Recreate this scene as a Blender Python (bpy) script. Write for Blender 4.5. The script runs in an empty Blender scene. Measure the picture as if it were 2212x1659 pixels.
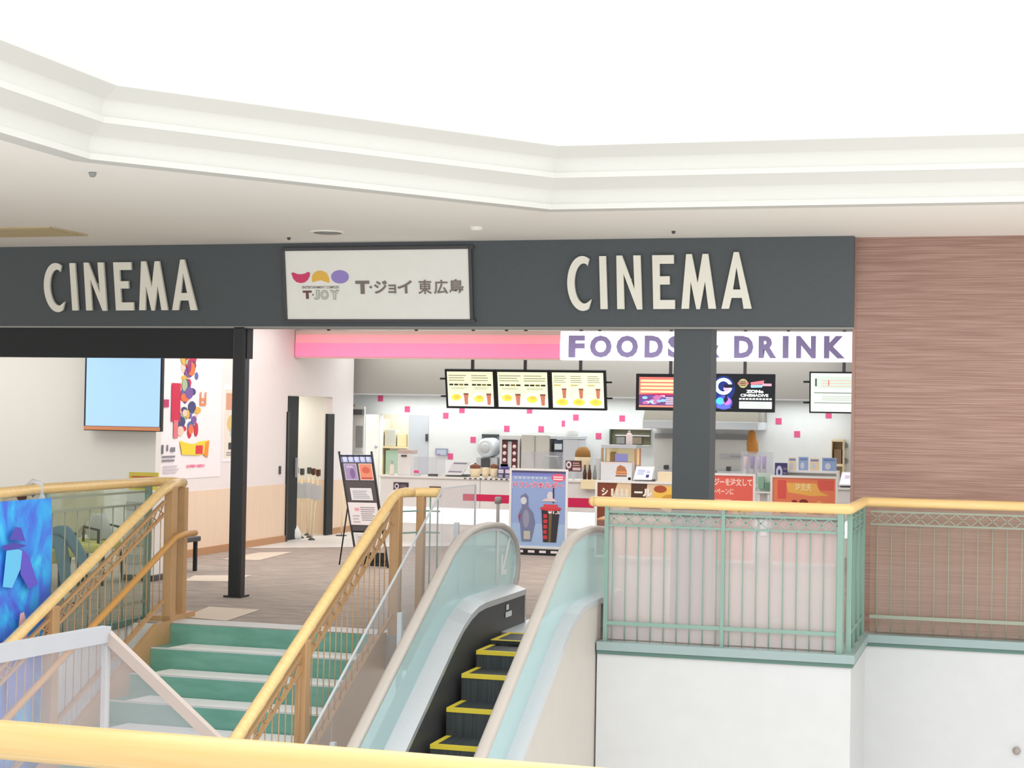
import bpy, bmesh, math, random
from mathutils import Vector, Matrix
random.seed(7)
SC = bpy.context.scene
COL = SC.collection

# ---------------------------------------------------------------- camera, world, light, exposure
F = 3650.0; PSI = math.radians(16.25); TH = math.atan(75.5 / F); RHO = 0.0175; EYE = 1.9
_cp, _sp, _ct, _st, _cr, _sr = math.cos(PSI), math.sin(PSI), math.cos(TH), math.sin(TH), math.cos(RHO), math.sin(RHO)
RT = Vector((_cp, _sp, 0)); FW = Vector((-_sp * _ct, _cp * _ct, _st)); UP = Vector((_sp * _st, -_cp * _st, _ct))
cam_d = bpy.data.cameras.new('camera'); cam = bpy.data.objects.new('camera', cam_d); COL.objects.link(cam)
cr_ = RT * _cr + UP * _sr; cu_ = -RT * _sr + UP * _cr
cam.matrix_world = Matrix(((cr_.x, cu_.x, -FW.x, 0), (cr_.y, cu_.y, -FW.y, 0), (cr_.z, cu_.z, -FW.z, EYE), (0, 0, 0, 1)))
cam_d.sensor_fit = 'HORIZONTAL'; cam_d.sensor_width = 36; cam_d.lens = 36 * F / 2212; cam_d.clip_end = 200
SC.camera = cam
vs = SC.view_settings
vs.view_transform = 'Standard'; vs.look = 'None'; vs.exposure = 0.42; vs.gamma = 1.0; vs.use_curve_mapping = False
w = bpy.data.worlds.new('world'); SC.world = w; w.use_nodes = True
w.node_tree.nodes['Background'].inputs[0].default_value = (1.0, 0.99, 0.97, 1)
w.node_tree.nodes['Background'].inputs[1].default_value = 1.0

def area(name, loc, sx, sy, power, color=(1, 1, 1), rot=(0, 0, 0)):
    d = bpy.data.lights.new(name, 'AREA'); d.shape = 'RECTANGLE'; d.size = sx; d.size_y = sy; d.energy = power; d.color = color
    o = bpy.data.objects.new(name, d); o.location = loc; o.rotation_euler = rot; COL.objects.link(o); return o
area('atrium_fill', (-2.0, 8.5, -4.3), 9.0, 9.0, 190, (1, 0.97, 0.92), (math.pi, 0, 0))  # added upward fill that brightens the ceiling, no lamp of the hall
area('lobby_ceiling_light', (-8.6, 20.2, 3.27), 3.0, 5.5, 85, (1, 0.985, 0.96))
area('lobby_ceiling_light', (-4.4, 20.0, 3.27), 4.0, 5.5, 110, (1, 0.985, 0.96))
area('waiting_area_light', (-12.8, 17.6, 3.27), 3.5, 2.2, 45, (1, 0.985, 0.95))
area('kitchen_light', (-6.2, 25.75, 3.25), 7.6, 0.7, 52, (0.97, 1, 1))
area('back_wall_light', (-6.3, 26.55, 2.24), 7.8, 0.25, 34, (0.94, 0.99, 1))
area('corridor_light', (-11.3, 24.3, 2.32), 0.9, 1.2, 17, (1, 0.95, 0.85))

# ---------------------------------------------------------------- pixel measurements to points on the planes of the building
def ray(x, y):
    u = (x - 1106) / F; v = (y - 829.5) / F
    a = u * _cr + v * _sr; b = u * _sr - v * _cr
    return RT * a + UP * b + FW
def Z(x, y, z=0.0):
    d = ray(x, y); t = (z - EYE) / d.z; return Vector((d.x * t, d.y * t, z))
def Y(x, y, Yv):
    d = ray(x, y); t = Yv / d.y; return Vector((d.x * t, Yv, EYE + d.z * t))
def X(x, y, Xv):
    d = ray(x, y); t = Xv / d.x; return Vector((Xv, d.y * t, EYE + d.z * t))

# ---------------------------------------------------------------- materials
def lin(c):
    def f(v):
        v /= 255.0
        return v / 12.92 if v <= 0.04045 else ((v + 0.055) / 1.055) ** 2.4
    return tuple(f(v) for v in c)
MATS = {}
def mat(name, rgb, rough=0.5, metal=0.0, emit=0.0, var=0.04, scale=6.0, spec=0.4):
    if name in MATS: return MATS[name]
    m = bpy.data.materials.new(name); m.use_nodes = True; nt = m.node_tree
    b = nt.nodes['Principled BSDF']; c = lin(rgb)
    n = nt.nodes.new('ShaderNodeTexNoise'); n.inputs['Scale'].default_value = scale; n.inputs['Detail'].default_value = 3
    tc = nt.nodes.new('ShaderNodeTexCoord'); nt.links.new(tc.outputs['Object'], n.inputs['Vector'])
    mx = nt.nodes.new('ShaderNodeMix'); mx.data_type = 'RGBA'
    mx.inputs[6].default_value = tuple(v * (1 - var) for v in c) + (1,); mx.inputs[7].default_value = tuple(min(1, v * (1 + var)) for v in c) + (1,)
    nt.links.new(n.outputs['Fac'], mx.inputs[0]); nt.links.new(mx.outputs[2], b.inputs['Base Color'])
    b.inputs['Roughness'].default_value = rough; b.inputs['Metallic'].default_value = metal
    b.inputs['Specular IOR Level'].default_value = spec
    if emit:
        nt.links.new(mx.outputs[2], b.inputs['Emission Color']); b.inputs['Emission Strength'].default_value = emit
    MATS[name] = m; return m
def stripes(m, c2, scale, axis='Z', dist=1.5, amount=1.0):
    """woven / grained look: mixes a second colour along wavy bands"""
    nt = m.node_tree; b = nt.nodes['Principled BSDF']; src = b.inputs['Base Color'].links[0].from_socket
    wv = nt.nodes.new('ShaderNodeTexNoise'); mp = nt.nodes.new('ShaderNodeMapping'); tc = nt.nodes.new('ShaderNodeTexCoord')
    mp.inputs['Scale'].default_value = scale; wv.inputs['Scale'].default_value = 1; wv.inputs['Detail'].default_value = 4; wv.inputs['Distortion'].default_value = dist * 0.1
    nt.links.new(tc.outputs['Object'], mp.inputs['Vector']); nt.links.new(mp.outputs[0], wv.inputs['Vector'])
    rp = nt.nodes.new('ShaderNodeValToRGB'); rp.color_ramp.elements[0].position = 0.38; rp.color_ramp.elements[1].position = 0.62
    rp.color_ramp.elements[1].color = (amount, amount, amount, 1)
    mx = nt.nodes.new('ShaderNodeMix'); mx.data_type = 'RGBA'; mx.inputs[7].default_value = lin(c2) + (1,)
    nt.links.new(wv.outputs['Fac'], rp.inputs[0]); nt.links.new(rp.outputs[0], mx.inputs[0]); nt.links.new(src, mx.inputs[6])
    nt.links.new(mx.outputs[2], b.inputs['Base Color'])
    return m
def glass(name, tint, haze, hazecol=(235, 240, 240), gloss=0.05, rough=0.02):
    m = bpy.data.materials.new(name); m.use_nodes = True; nt = m.node_tree; nt.nodes.remove(nt.nodes['Principled BSDF'])
    t = nt.nodes.new('ShaderNodeBsdfTransparent'); t.inputs[0].default_value = lin(tint) + (1,)
    d = nt.nodes.new('ShaderNodeBsdfDiffuse'); tr = nt.nodes.new('ShaderNodeBsdfTranslucent')
    n = nt.nodes.new('ShaderNodeTexNoise'); n.inputs['Scale'].default_value = 2
    mxc = nt.nodes.new('ShaderNodeMix'); mxc.data_type = 'RGBA'; h = lin(hazecol)
    mxc.inputs[6].default_value = h + (1,); mxc.inputs[7].default_value = tuple(v * 0.94 for v in h) + (1,)
    nt.links.new(n.outputs['Fac'], mxc.inputs[0]); nt.links.new(mxc.outputs[2], d.inputs[0]); nt.links.new(mxc.outputs[2], tr.inputs[0])
    h0 = nt.nodes.new('ShaderNodeMixShader'); h0.inputs[0].default_value = 0.5; nt.links.new(d.outputs[0], h0.inputs[1]); nt.links.new(tr.outputs[0], h0.inputs[2])
    a = nt.nodes.new('ShaderNodeMixShader'); a.inputs[0].default_value = haze; nt.links.new(t.outputs[0], a.inputs[1]); nt.links.new(h0.outputs[0], a.inputs[2])
    g = nt.nodes.new('ShaderNodeBsdfGlossy'); g.inputs['Roughness'].default_value = rough
    b = nt.nodes.new('ShaderNodeMixShader'); b.inputs[0].default_value = gloss; nt.links.new(a.outputs[0], b.inputs[1]); nt.links.new(g.outputs[0], b.inputs[2])
    nt.links.new(b.outputs[0], nt.nodes['Material Output'].inputs[0]); MATS[name] = m; return m

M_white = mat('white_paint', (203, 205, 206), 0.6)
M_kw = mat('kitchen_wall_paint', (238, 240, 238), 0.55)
M_white2 = mat('white_laminate', (236, 234, 232), 0.35)
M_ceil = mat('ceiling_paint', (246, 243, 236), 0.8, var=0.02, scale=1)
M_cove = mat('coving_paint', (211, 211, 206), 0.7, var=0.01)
M_fascia = mat('charcoal_fascia', (84, 90, 94), 0.6, scale=60, var=0.12)
M_black = mat('black_steel', (30, 34, 36), 0.3, scale=30, var=0.1)
M_blackm = mat('matte_black', (32, 36, 38), 0.6)
M_letter = mat('cream_letter', (242, 240, 228), 0.45)
M_brown = stripes(mat('woven_brown_cladding', (178, 146, 134), 0.55, var=0.06, scale=3), (150, 117, 105), (1.6, 1.6, 120))
M_carpet = stripes(mat('taupe_carpet', (174, 160, 150), 0.95, var=0.12, scale=9), (140, 132, 127), (2.6, 15, 1), dist=6, amount=0.8)
M_carpet2 = mat('beige_carpet', (216, 202, 186), 0.95, scale=40, var=0.06)
M_stone = mat('pale_floor_stone', (224, 220, 216), 0.5, var=0.05)
M_wood = stripes(mat('pale_wood_rail', (240, 206, 146), 0.28, var=0.04), (228, 186, 114), (1.5, 30, 30), amount=0.5)
M_bronze = mat('bronze_steel', (190, 150, 106), 0.4, metal=0.0, var=0.08)
M_green = mat('green_steel', (132, 162, 150), 0.4)
M_bal = mat('faded_green_steel', (150, 158, 142), 0.45)
M_greend = mat('dark_green_steel', (92, 122, 114), 0.45)
M_ledge = mat('ledge_grey_green', (150, 168, 168), 0.5)
M_riser = stripes(mat('green_riser', (102, 156, 138), 0.5, var=0.12, scale=4), (122, 174, 158), (3, 3, 12), amount=0.6)
M_tread = mat('white_tread', (250, 250, 250), 0.5)
M_nosing = mat('grey_nosing', (202, 204, 204), 0.5)
M_steel = mat('brushed_steel', (206, 209, 213), 0.32, metal=0.3, scale=30)
M_steel2 = mat('satin_steel', (214, 220, 224), 0.4, metal=0.35, scale=20)
M_belt = mat('beige_rubber_belt', (190, 182, 174), 0.45)
M_clad = mat('warm_grey_cladding', (196, 190, 182), 0.45)
M_step = stripes(mat('dark_step_metal', (70, 76, 80), 0.5, var=0.1), (48, 54, 56), (140, 1, 1), amount=0.8)
M_yellow = mat('yellow_step_edge', (238, 214, 70), 0.5)
M_dado = stripes(mat('beige_wood_dado', (238, 214, 190), 0.6, var=0.02), (230, 204, 180), (40, 40, 1), amount=0.5)
M_base = mat('brown_baseboard', (188, 142, 104), 0.5)
M_wallgrey = mat('grey_white_wall', (229, 227, 221), 0.8, var=0.02, scale=1)
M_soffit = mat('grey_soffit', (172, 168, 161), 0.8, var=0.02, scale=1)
M_pink = mat('pink_square', (232, 96, 146), 0.6)
M_grey = mat('mid_grey', (150, 150, 148), 0.5)
M_dgrey = mat('dark_grey', (78, 78, 80), 0.5)
M_cream = mat('cream', (244, 226, 190), 0.6)
M_brn = mat('dark_brown', (92, 58, 40), 0.6)
M_red = mat('crimson', (214, 36, 88), 0.5)
M_glass = glass('clear_glass', (240, 249, 246), 0.05, gloss=0.04)
M_glassg = glass('greenish_glass', (243, 250, 246), 0.06, (206, 222, 210), gloss=0.04)
M_glassw = glass('warm_clear_glass', (252, 250, 248), 0.15, (240, 222, 206), gloss=0.03)
M_frost = glass('frosted_glass', (246, 246, 246), 0.5, (248, 240, 240), gloss=0.03)
M_milky = glass('milky_acrylic', (246, 246, 248), 0.19, (226, 222, 228), gloss=0.03)
M_guard = glass('clear_acrylic', (250, 250, 252), 0.13, (246, 246, 248), gloss=0.04)
M_escglass = glass('pale_blue_glass', (238, 251, 252), 0.5, (234, 254, 255), gloss=0.06)
def flat(rgb, emit=0.0, rough=0.5):
    return mat('ink_%02x%02x%02x%s' % (*rgb, '_lit%d' % int(emit * 10) if emit else ''), rgb, rough, emit=emit, var=0.02)

# ---------------------------------------------------------------- mesh builder
class MB:
    def __init__(s): s.v = []; s.f = []; s.mi = []; s.sm = []; s.mats = []
    def m(s, mt):
        if mt not in s.mats: s.mats.append(mt)
        return s.mats.index(mt)
    def add(s, vs, fs, mt, smooth=False):
        b = len(s.v); k = s.m(mt); s.v += [Vector(v) for v in vs]
        for f in fs: s.f.append([b + i for i in f]); s.mi.append(k); s.sm.append(smooth)
        return s
    def box(s, a, b, mt, bev=0.0):
        lo = [min(a[i], b[i]) for i in range(3)]; hi = [max(a[i], b[i]) for i in range(3)]
        return s.obox(Vector(((lo[0] + hi[0]) / 2, (lo[1] + hi[1]) / 2, (lo[2] + hi[2]) / 2)), Vector((1, 0, 0)), Vector((0, 1, 0)), Vector((0, 0, 1)), (hi[0] - lo[0]) / 2, (hi[1] - lo[1]) / 2, (hi[2] - lo[2]) / 2, mt, bev)
    def obox(s, c, ax, ay, az, hx, hy, hz, mt, bev=0.0):
        bm = bmesh.new(); bmesh.ops.create_cube(bm, size=2)
        for v in bm.verts: v.co = Vector((v.co.x * hx, v.co.y * hy, v.co.z * hz))
        if bev > 0: bmesh.ops.bevel(bm, geom=bm.edges[:], offset=min(bev, 0.45 * min(hx, hy, hz) * 2), segments=2, profile=0.5, affect='EDGES')
        bm.verts.index_update()
        s.add([c + ax * v.co.x + ay * v.co.y + az * v.co.z for v in bm.verts], [[v.index for v in f.verts] for f in bm.faces], mt); bm.free(); return s
    def slab(s, p0, p1, z0, z1, t, mt, bev=0.0):
        """upright panel of thickness t on the plan line p0-p1"""
        a = Vector((p1[0] - p0[0], p1[1] - p0[1], 0)); L = a.length; a.normalize(); n = Vector((-a.y, a.x, 0))
        c = Vector(((p0[0] + p1[0]) / 2, (p0[1] + p1[1]) / 2, (z0 + z1) / 2))
        return s.obox(c, a, n, Vector((0, 0, 1)), L / 2, t / 2, (z1 - z0) / 2, mt, bev)
    def prism(s, pts, d, mt):
        """polygon pts (3D, planar) pushed by vector d"""
        n = len(pts); pts = [Vector(p) for p in pts]; d = Vector(d)
        return s.add(pts + [p + d for p in pts], [list(range(n)), list(range(2 * n - 1, n - 1, -1))] + [[i, (i + 1) % n + 0, (i + 1) % n + n, i + n] for i in range(n)], mt)
    def sweep(s, path, prof, mt, up=(0, 0, 1), closed_prof=True, caps=True, smooth=False):
        path = [Vector(p) for p in path]; up = Vector(up); n = len(path); k = len(prof); vs = []
        for i, p in enumerate(path):
            t0 = (path[i] - path[i - 1]).normalized() if i else None; t1 = (path[i + 1] - path[i]).normalized() if i < n - 1 else None
            t = (t0 + t1).normalized() if t0 and t1 else (t0 or t1)
            sd = t.cross(up)
            if sd.length < 1e-4: sd = t.cross(Vector((1, 0, 0)))
            sd.normalize(); u2 = sd.cross(t)
            ms = mu = 1.0
            if t0 and t1:
                c = max(0.35, t.dot(t1)); dv = (t1 - t0)
                if dv.length > 1e-6:
                    dv.normalize()
                    ms = 1 + (1 / c - 1) * abs(dv.dot(sd)); mu = 1 + (1 / c - 1) * abs(dv.dot(u2))
            vs += [p + sd * (a * ms) + u2 * (b * mu) for a, b in prof]
        fs = []
        for i in range(n - 1):
            for j in range(k if closed_prof else k - 1):
                j2 = (j + 1) % k; fs.append([i * k + j, i * k + j2, (i + 1) * k + j2, (i + 1) * k + j])
        if caps and closed_prof: fs += [list(range(k - 1, -1, -1)), list(range((n - 1) * k, n * k))]
        return s.add(vs, fs, mt, smooth)
    def tube(s, path, r, mt, n=10, up=(0, 0, 1)):
        return s.sweep(path, [(r * math.cos(2 * math.pi * i / n), r * math.sin(2 * math.pi * i / n)) for i in range(n)], mt, up, smooth=True)
    def bar(s, path, wd, ht, mt, up=(0, 0, 1)):
        return s.sweep(path, [(-wd / 2, -ht / 2), (wd / 2, -ht / 2), (wd / 2, ht / 2), (-wd / 2, ht / 2)], mt, up)
    def lathe(s, c, prof, mt, n=20, axis=(0, 0, 1), smooth=True):
        az = Vector(axis).normalized(); ax = az.cross(Vector((0.3, 1, 0.2))).normalized(); ay = az.cross(ax); c = Vector(c); k = len(prof); vs = []
        for i in range(n):
            a = 2 * math.pi * i / n
            vs += [c + (ax * math.cos(a) + ay * math.sin(a)) * r + az * h for r, h in prof]
        fs = [[i * k + j, ((i + 1) % n) * k + j, ((i + 1) % n) * k + j + 1, i * k + j + 1] for i in range(n) for j in range(k - 1)]
        fs += [[i * k for i in range(n)][::-1], [i * k + k - 1 for i in range(n)]]
        return s.add(vs, fs, mt, smooth)
    def ball(s, c, r, mt, sq=(1, 1, 1), n=14):
        prof = [(max(1e-3, math.sin(math.pi * i / 8)) , -math.cos(math.pi * i / 8)) for i in range(9)]
        b = len(s.v); s.lathe((0, 0, 0), prof, mt, n); 
        for i in range(b, len(s.v)): q = s.v[i]; s.v[i] = Vector(c) + Vector((q.x * r * sq[0], q.y * r * sq[1], q.z * r * sq[2]))
        return s

def _link(name, me, parent=None):
    o = bpy.data.objects.new(name, me); COL.objects.link(o)
    if parent is not None: o.parent = parent
    return o
def base_of(o):
    while o.parent is not None: o = o.parent
    return o.location
def obj(name, mb, parent=None, loc=None, label=None):
    off = base_of(parent) if parent is not None else (Vector(loc) if loc is not None else Vector((0, 0, 0)))
    me = bpy.data.meshes.new(name); me.from_pydata([tuple(v - off) for v in mb.v], [], mb.f)
    for m in mb.mats: me.materials.append(m)
    me.polygons.foreach_set('material_index', mb.mi); me.polygons.foreach_set('use_smooth', mb.sm)
    bm = bmesh.new(); bm.from_mesh(me); bmesh.ops.recalc_face_normals(bm, faces=bm.faces); bm.to_mesh(me); bm.free()
    me.update(); o = _link(name, me, parent)
    if parent is None: o.location = off
    if label: o['label'] = label
    return o
def thing(name, label, cat, loc, group=None):
    o = bpy.data.objects.new(name, None); COL.objects.link(o); o.location = Vector(loc); o.empty_display_size = 0.1
    return tag(o, label, cat, group)
def tag(o, label, cat, group=None):
    o['label'] = label; o['category'] = cat
    if group: o['group'] = group
    return o
def struct(name, mb, parent=None):
    o = obj(name, mb, parent)
    if parent is None: o['kind'] = 'structure'
    return o
def dup(root, delta, label, group=None):
    r = root.copy(); COL.objects.link(r); r.location = root.location + Vector(delta); r['label'] = label
    if group: r['group'] = group
    def rec(a, b):
        for ch in list(a.children):
            c = ch.copy(); COL.objects.link(c); c.parent = b; rec(ch, c)
    rec(root, r); return r

# lettering and flat printed art ------------------------------------------------
_tc = {}
def text_geo(s, bold=0.0, ext=0.0):
    key = (s, bold, ext)
    if key not in _tc:
        c = bpy.data.curves.new('text', 'FONT'); c.body = s; c.size = 1; c.offset = bold; c.extrude = ext; c.resolution_u = 3
        o = bpy.data.objects.new('text', c); COL.objects.link(o); dg = bpy.context.evaluated_depsgraph_get(); dg.update()
        me = bpy.data.meshes.new_from_object(o.evaluated_get(dg))
        vs = [v.co.copy() for v in me.vertices]; fs = [list(p.vertices) for p in me.polygons]
        bpy.data.objects.remove(o); bpy.data.curves.remove(c); bpy.data.meshes.remove(me)
        if vs:
            x0 = min(v.x for v in vs); x1 = max(v.x for v in vs); y0 = min(v.y for v in vs); y1 = max(v.y for v in vs)
        else: x0 = y0 = 0; x1 = y1 = 1
        _tc[key] = (vs, fs, x0, y0, max(1e-4, x1 - x0), max(1e-4, y1 - y0))
    return _tc[key]
def curve_geo(loops, ext):
    c = bpy.data.curves.new('glyph', 'CURVE'); c.dimensions = '2D'; c.fill_mode = 'BOTH'; c.extrude = ext
    for lp in loops:
        sp = c.splines.new('POLY'); sp.points.add(len(lp) - 1); sp.use_cyclic_u = True
        for p, (x, y) in zip(sp.points, lp): p.co = (x, y, 0, 1)
    o = bpy.data.objects.new('glyph', c); COL.objects.link(o); dg = bpy.context.evaluated_depsgraph_get(); dg.update()
    me = bpy.data.meshes.new_from_object(o.evaluated_get(dg)); vs = [v.co.copy() for v in me.vertices]; fs = [list(p.vertices) for p in me.polygons]
    bpy.data.objects.remove(o); bpy.data.curves.remove(c); bpy.data.meshes.remove(me); return vs, fs
class Art:
    """flat print on the rectangle O, O+U, O+V (unit coordinates inside it)"""
    def __init__(s, O, U, V, eps=0.00025, lift=0.0015):
        s.O = Vector(O); s.U = Vector(U); s.V = Vector(V); s.n = s.U.cross(s.V).normalized(); s.mb = MB(); s.k = 0; s.eps = eps; s.lift = lift
    def P(s, x, y): return s.O + s.U * x + s.V * y + s.n * (s.lift + s.k * s.eps)
    def poly(s, pts, mt): s.k += 1; s.mb.add([s.P(*p) for p in pts], [list(range(len(pts)))], mt); return s
    def rect(s, x0, y0, x1, y1, mt): return s.poly([(x0, y0), (x1, y0), (x1, y1), (x0, y1)], mt)
    def ell(s, cx, cy, rx, ry, mt, n=20, a0=0, a1=360): return s.poly([(cx + rx * math.cos(math.radians(a0 + (a1 - a0) * i / n)), cy + ry * math.sin(math.radians(a0 + (a1 - a0) * i / n))) for i in range(n + (a1 - a0 != 360))], mt)
    def ring(s, cx, cy, rx, ry, t, mt, n=28):
        s.k += 1; o = [(math.cos(2 * math.pi * i / n), math.sin(2 * math.pi * i / n)) for i in range(n)]
        s.mb.add([s.P(cx + rx * a, cy + ry * b) for a, b in o] + [s.P(cx + rx * t * a, cy + ry * t * b) for a, b in o], [[i, (i + 1) % n, n + (i + 1) % n, n + i] for i in range(n)], mt); return s
    def text(s, t, x0, y0, x1, y1, mt, bold=0.0):
        vs, fs, ax, ay, w_, h_ = text_geo(t, bold); s.k += 1
        s.mb.add([s.P(x0 + (v.x - ax) / w_ * (x1 - x0), y0 + (v.y - ay) / h_ * (y1 - y0)) for v in vs], fs, mt); return s
    def lines(s, x0, y0, x1, y1, n, mt, fill=0.5):
        h = (y1 - y0) / n; s.k += 1
        for i in range(n):
            q = x1 - (x1 - x0) * random.uniform(0, 0.25); b = y0 + h * i
            s.mb.add([s.P(x0, b), s.P(q, b), s.P(q, b + h * fill), s.P(x0, b + h * fill)], [[0, 1, 2, 3]], mt)
        return s
    def build(s, name, parent, label=None): return obj(name, s.mb, parent, label=label)
def quad_frame(bl, br, tl):
    return Vector(bl), Vector(br) - Vector(bl), Vector(tl) - Vector(bl)

# ================================================================ THE SETTING
b = MB()
b.box((-16, 12.45, -0.3), (-7.66, 29, 0), M_carpet); b.prism([(-7.66, 12.45, 0), (-16, 12.45, 0), (-16, 8.5, 0), (-7.5, 8.5, 0), (-7.5, 11.5, 0)], (0, 0, -0.3), M_carpet)
b.box((-7.66, 13.87, -0.3), (-4.85, 29, 0), M_carpet); b.box((-4.85, 14.46, -0.3), (-3.34, 29, 0), M_carpet)
b.box((-3.34, 14.24, -0.3), (-1.21, 29, 0), M_carpet); b.box((-1.21, 15.72, -0.3), (6, 29, 0), M_carpet)
b.box((-7.6, 13.88, -0.01), (-5.0, 14.2, 0.002), M_nosing)
for q in ([(395, 1333), (452, 1310), (562, 1317), (490, 1341)], [(395, 1255), (420, 1243), (545, 1242), (500, 1256)], [(478, 1208), (560, 1193), (632, 1192), (560, 1210)]):
    b.add([Z(x, y, 0.003) for x, y in q], [[0, 1, 2, 3]], M_carpet2)
b.add([(-10.3, 21.95, 0.003), (-7.0, 24.49, 0.003), (-7.0, 27, 0.003), (-10.3, 27, 0.003)], [[0, 1, 2, 3]], M_stone)
b.box((-12.5, 23.38, -0.01), (-10.3, 25.2, 0.004), M_stone)
struct('floor', b)
b = MB(); b.box((-9, 3.4, -4.7), (6, 15.8, -4.5), M_stone); struct('floor_lower', b)
b = MB(); b.box((-6, -4, -0.3), (5, 3.42, 0), M_stone); struct('floor_near', b)

edge = [(-6.05, 1.5, 3.66), (-6.14, 10.43, 3.66), (-3.66, 13.62, 3.66), (7, 13.76, 3.66)]
b = MB()
b.prism([(-18, 1.5, 3.66), (-6.05, 1.5, 3.66), (-6.14, 10.43, 3.66), (-3.66, 13.62, 3.66), (7, 13.76, 3.66), (7, 16.3, 3.66), (-18, 16.3, 3.66)], (0, 0, 0.15), M_ceil); struct('ceiling', b)
b = MB(); b.box((-16, 16.3, 3.3), (6, 29, 3.42), M_ceil); struct('ceiling_lobby', b)
prof = [(-0.15, 3.655)]
for o, z in ((0.0, 3.655), (0.12, 3.9)):
    prof += [(o + 0.018, z), (o + 0.018, z + 0.045), (o, z + 0.052)]
    prof += [(o + 0.045 * (1 - math.cos(math.radians(t))), z + 0.055 + 0.115 * math.sin(math.radians(t))) for t in range(10, 81, 10)] + [(o + 0.05, z + 0.178), (o + 0.13, z + 0.24)]
prof += [(0.255, 4.145), (0.255, 4.19), (-0.15, 4.19)]
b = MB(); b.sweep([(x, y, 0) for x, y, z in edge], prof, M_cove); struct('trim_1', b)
M_sky = mat('luminous_skylight', (252, 254, 255), 0.5, emit=0.85, var=0.0)
b = MB(); b.box((-6.6, 1.5, 4.3), (7, 14.6, 4.36), M_sky); struct('window_1', b)

# fascia leaning towards the atrium, lower dark beam
b = MB(); b.prism([(-15, 16.08, 2.81), (-15, 15.95, 3.665), (-15, 16.25, 3.665), (-15, 16.25, 2.81)], (13.64, 0, 0), M_fascia); struct('wall_front', b)
b = MB(); b.box((-15, 16.1, 2.48), (-7.57, 16.24, 2.81), M_blackm); struct('trim_2', b)
b = MB(); b.box((-15, 16.07, 2.795), (-1.36, 16.27, 2.815), M_grey); struct('trim_3', b)
def FP(x, y, lift=0.0):
    d = ray(x, y); n = Vector((0, -0.855, -0.13)).normalized(); p0 = Vector((0, 16.08, 2.81)) + n * lift
    t = (p0 - Vector((0, 0, EYE))).dot(n) / d.dot(n); return Vector((0, 0, EYE)) + d * t
b = MB(); b.box((-7.72, 16.06, 0), (-7.58, 16.2, 2.81), M_black, 0.02); b.box((-7.75, 16.03, 0), (-7.55, 16.23, 0.02), M_black)
tag(obj('steel_column', b, loc=(-7.65, 16.13, 0)), 'slim black steel column standing on the carpet left of the stair head', 'column')
b = MB(); b.box((-3.07, 16.1, 0), (-2.71, 16.45, 2.81), M_fascia, 0.008)
tag(obj('square_pillar', b, loc=(-2.9, 16.3, 0)), 'wide charcoal square pillar in front of the food counter', 'pillar')
b = MB(); b.box((-1.36, 16.1, -0.3), (5.5, 16.3, 3.66), M_brown); struct('wall_right', b)
b = MB(); b.box((-1.375, 16.09, 0), (-1.345, 16.13, 3.66), mat('brown_edge', (168, 134, 122), 0.5)); struct('trim_4', b)
# white walls under the balcony
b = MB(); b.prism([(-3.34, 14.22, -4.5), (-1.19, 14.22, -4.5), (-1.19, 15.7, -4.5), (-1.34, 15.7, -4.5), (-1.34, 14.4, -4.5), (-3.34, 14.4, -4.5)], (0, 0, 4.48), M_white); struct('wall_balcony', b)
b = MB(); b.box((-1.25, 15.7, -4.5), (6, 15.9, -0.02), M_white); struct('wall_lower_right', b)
b = MB()
b.sweep([(-3.34, 14.265, -0.035), (-1.235, 14.265, -0.035), (-1.235, 15.745, -0.035), (6, 15.745, -0.035)], [(-0.075, -0.035), (0.075, -0.035), (0.075, 0.036), (-0.075, 0.036)], M_ledge)
b.sweep([(-3.34, 14.25, -0.085), (-1.22, 14.25, -0.085), (-1.22, 15.73, -0.085), (6, 15.73, -0.085)], [(-0.045, -0.02), (0.045, -0.02), (0.045, 0.02), (-0.045, 0.02)], M_greend)
struct('trim_5', b)
# ribbed white wall under the left gallery and the gallery edge
b = MB(); b.box((-7.72, 12.4, -4.5), (-7.64, 13.868, -0.05), M_kw); b.box((-7.63, 13.82, -4.5), (-7.26, 13.868, -0.012), M_kw)
for i in range(17): b.box((-7.645, 12.42 + i * 0.08, -4.4), (-7.625, 12.47 + i * 0.08, -0.06), M_kw)
b.prism([(-7.66, 12.44, -0.05), (-7.5, 11.5, -0.05), (-7.5, 8.5, -0.05), (-7.6, 8.5, -0.05), (-7.74, 12.44, -0.05)], (0, 0, -4.4), M_grey)
struct('wall_lower_left', b)

# lobby walls
b = MB(); b.box((-16, 19.28, 0), (-10.3, 19.42, 3.3), M_wallgrey); struct('wall_waiting_area', b)
b = MB(); XW = -10.32
for y0, y1, z0, z1 in ((19.42, 23.4, 0.87, 3.3), (23.4, 25.16, 2.2, 3.3), (25.16, 26.06, 0.87, 3.3)): b.box((XW - 0.15, y0, z0), (XW, y1, z1), mat('rosy_white_wall', (236, 229, 228), 0.7, var=0.02))
for y0, y1 in ((19.42, 23.4), (25.16, 26.06)): b.box((XW - 0.15, y0, 0), (XW + 0.004, y1, 0.87), M_dado)
struct('wall_side', b)
b = MB()
for y0, y1 in ((19.42, 23.4), (25.16, 26.06)): b.box((XW, y0, 0), (XW + 0.02, y1, 0.1), M_base)
struct('baseboard_side', b)
b = MB(); b.box((-12.5, 25.2, 0.87), (XW - 0.02, 25.3, 2.4), M_wallgrey); b.box((-12.5, 25.195, 0), (XW - 0.02, 25.3, 0.87), M_dado); b.box((-12.5, 23.28, 0), (XW - 0.15, 23.38, 2.4), M_wallgrey); b.box((-12.6, 23.3, 0), (-12.5, 25.3, 2.4), M_wallgrey); b.box((-12.6, 23.3, 2.35), (XW - 0.15, 25.3, 2.42), M_ceil); struct('wall_corridor', b)
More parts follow.
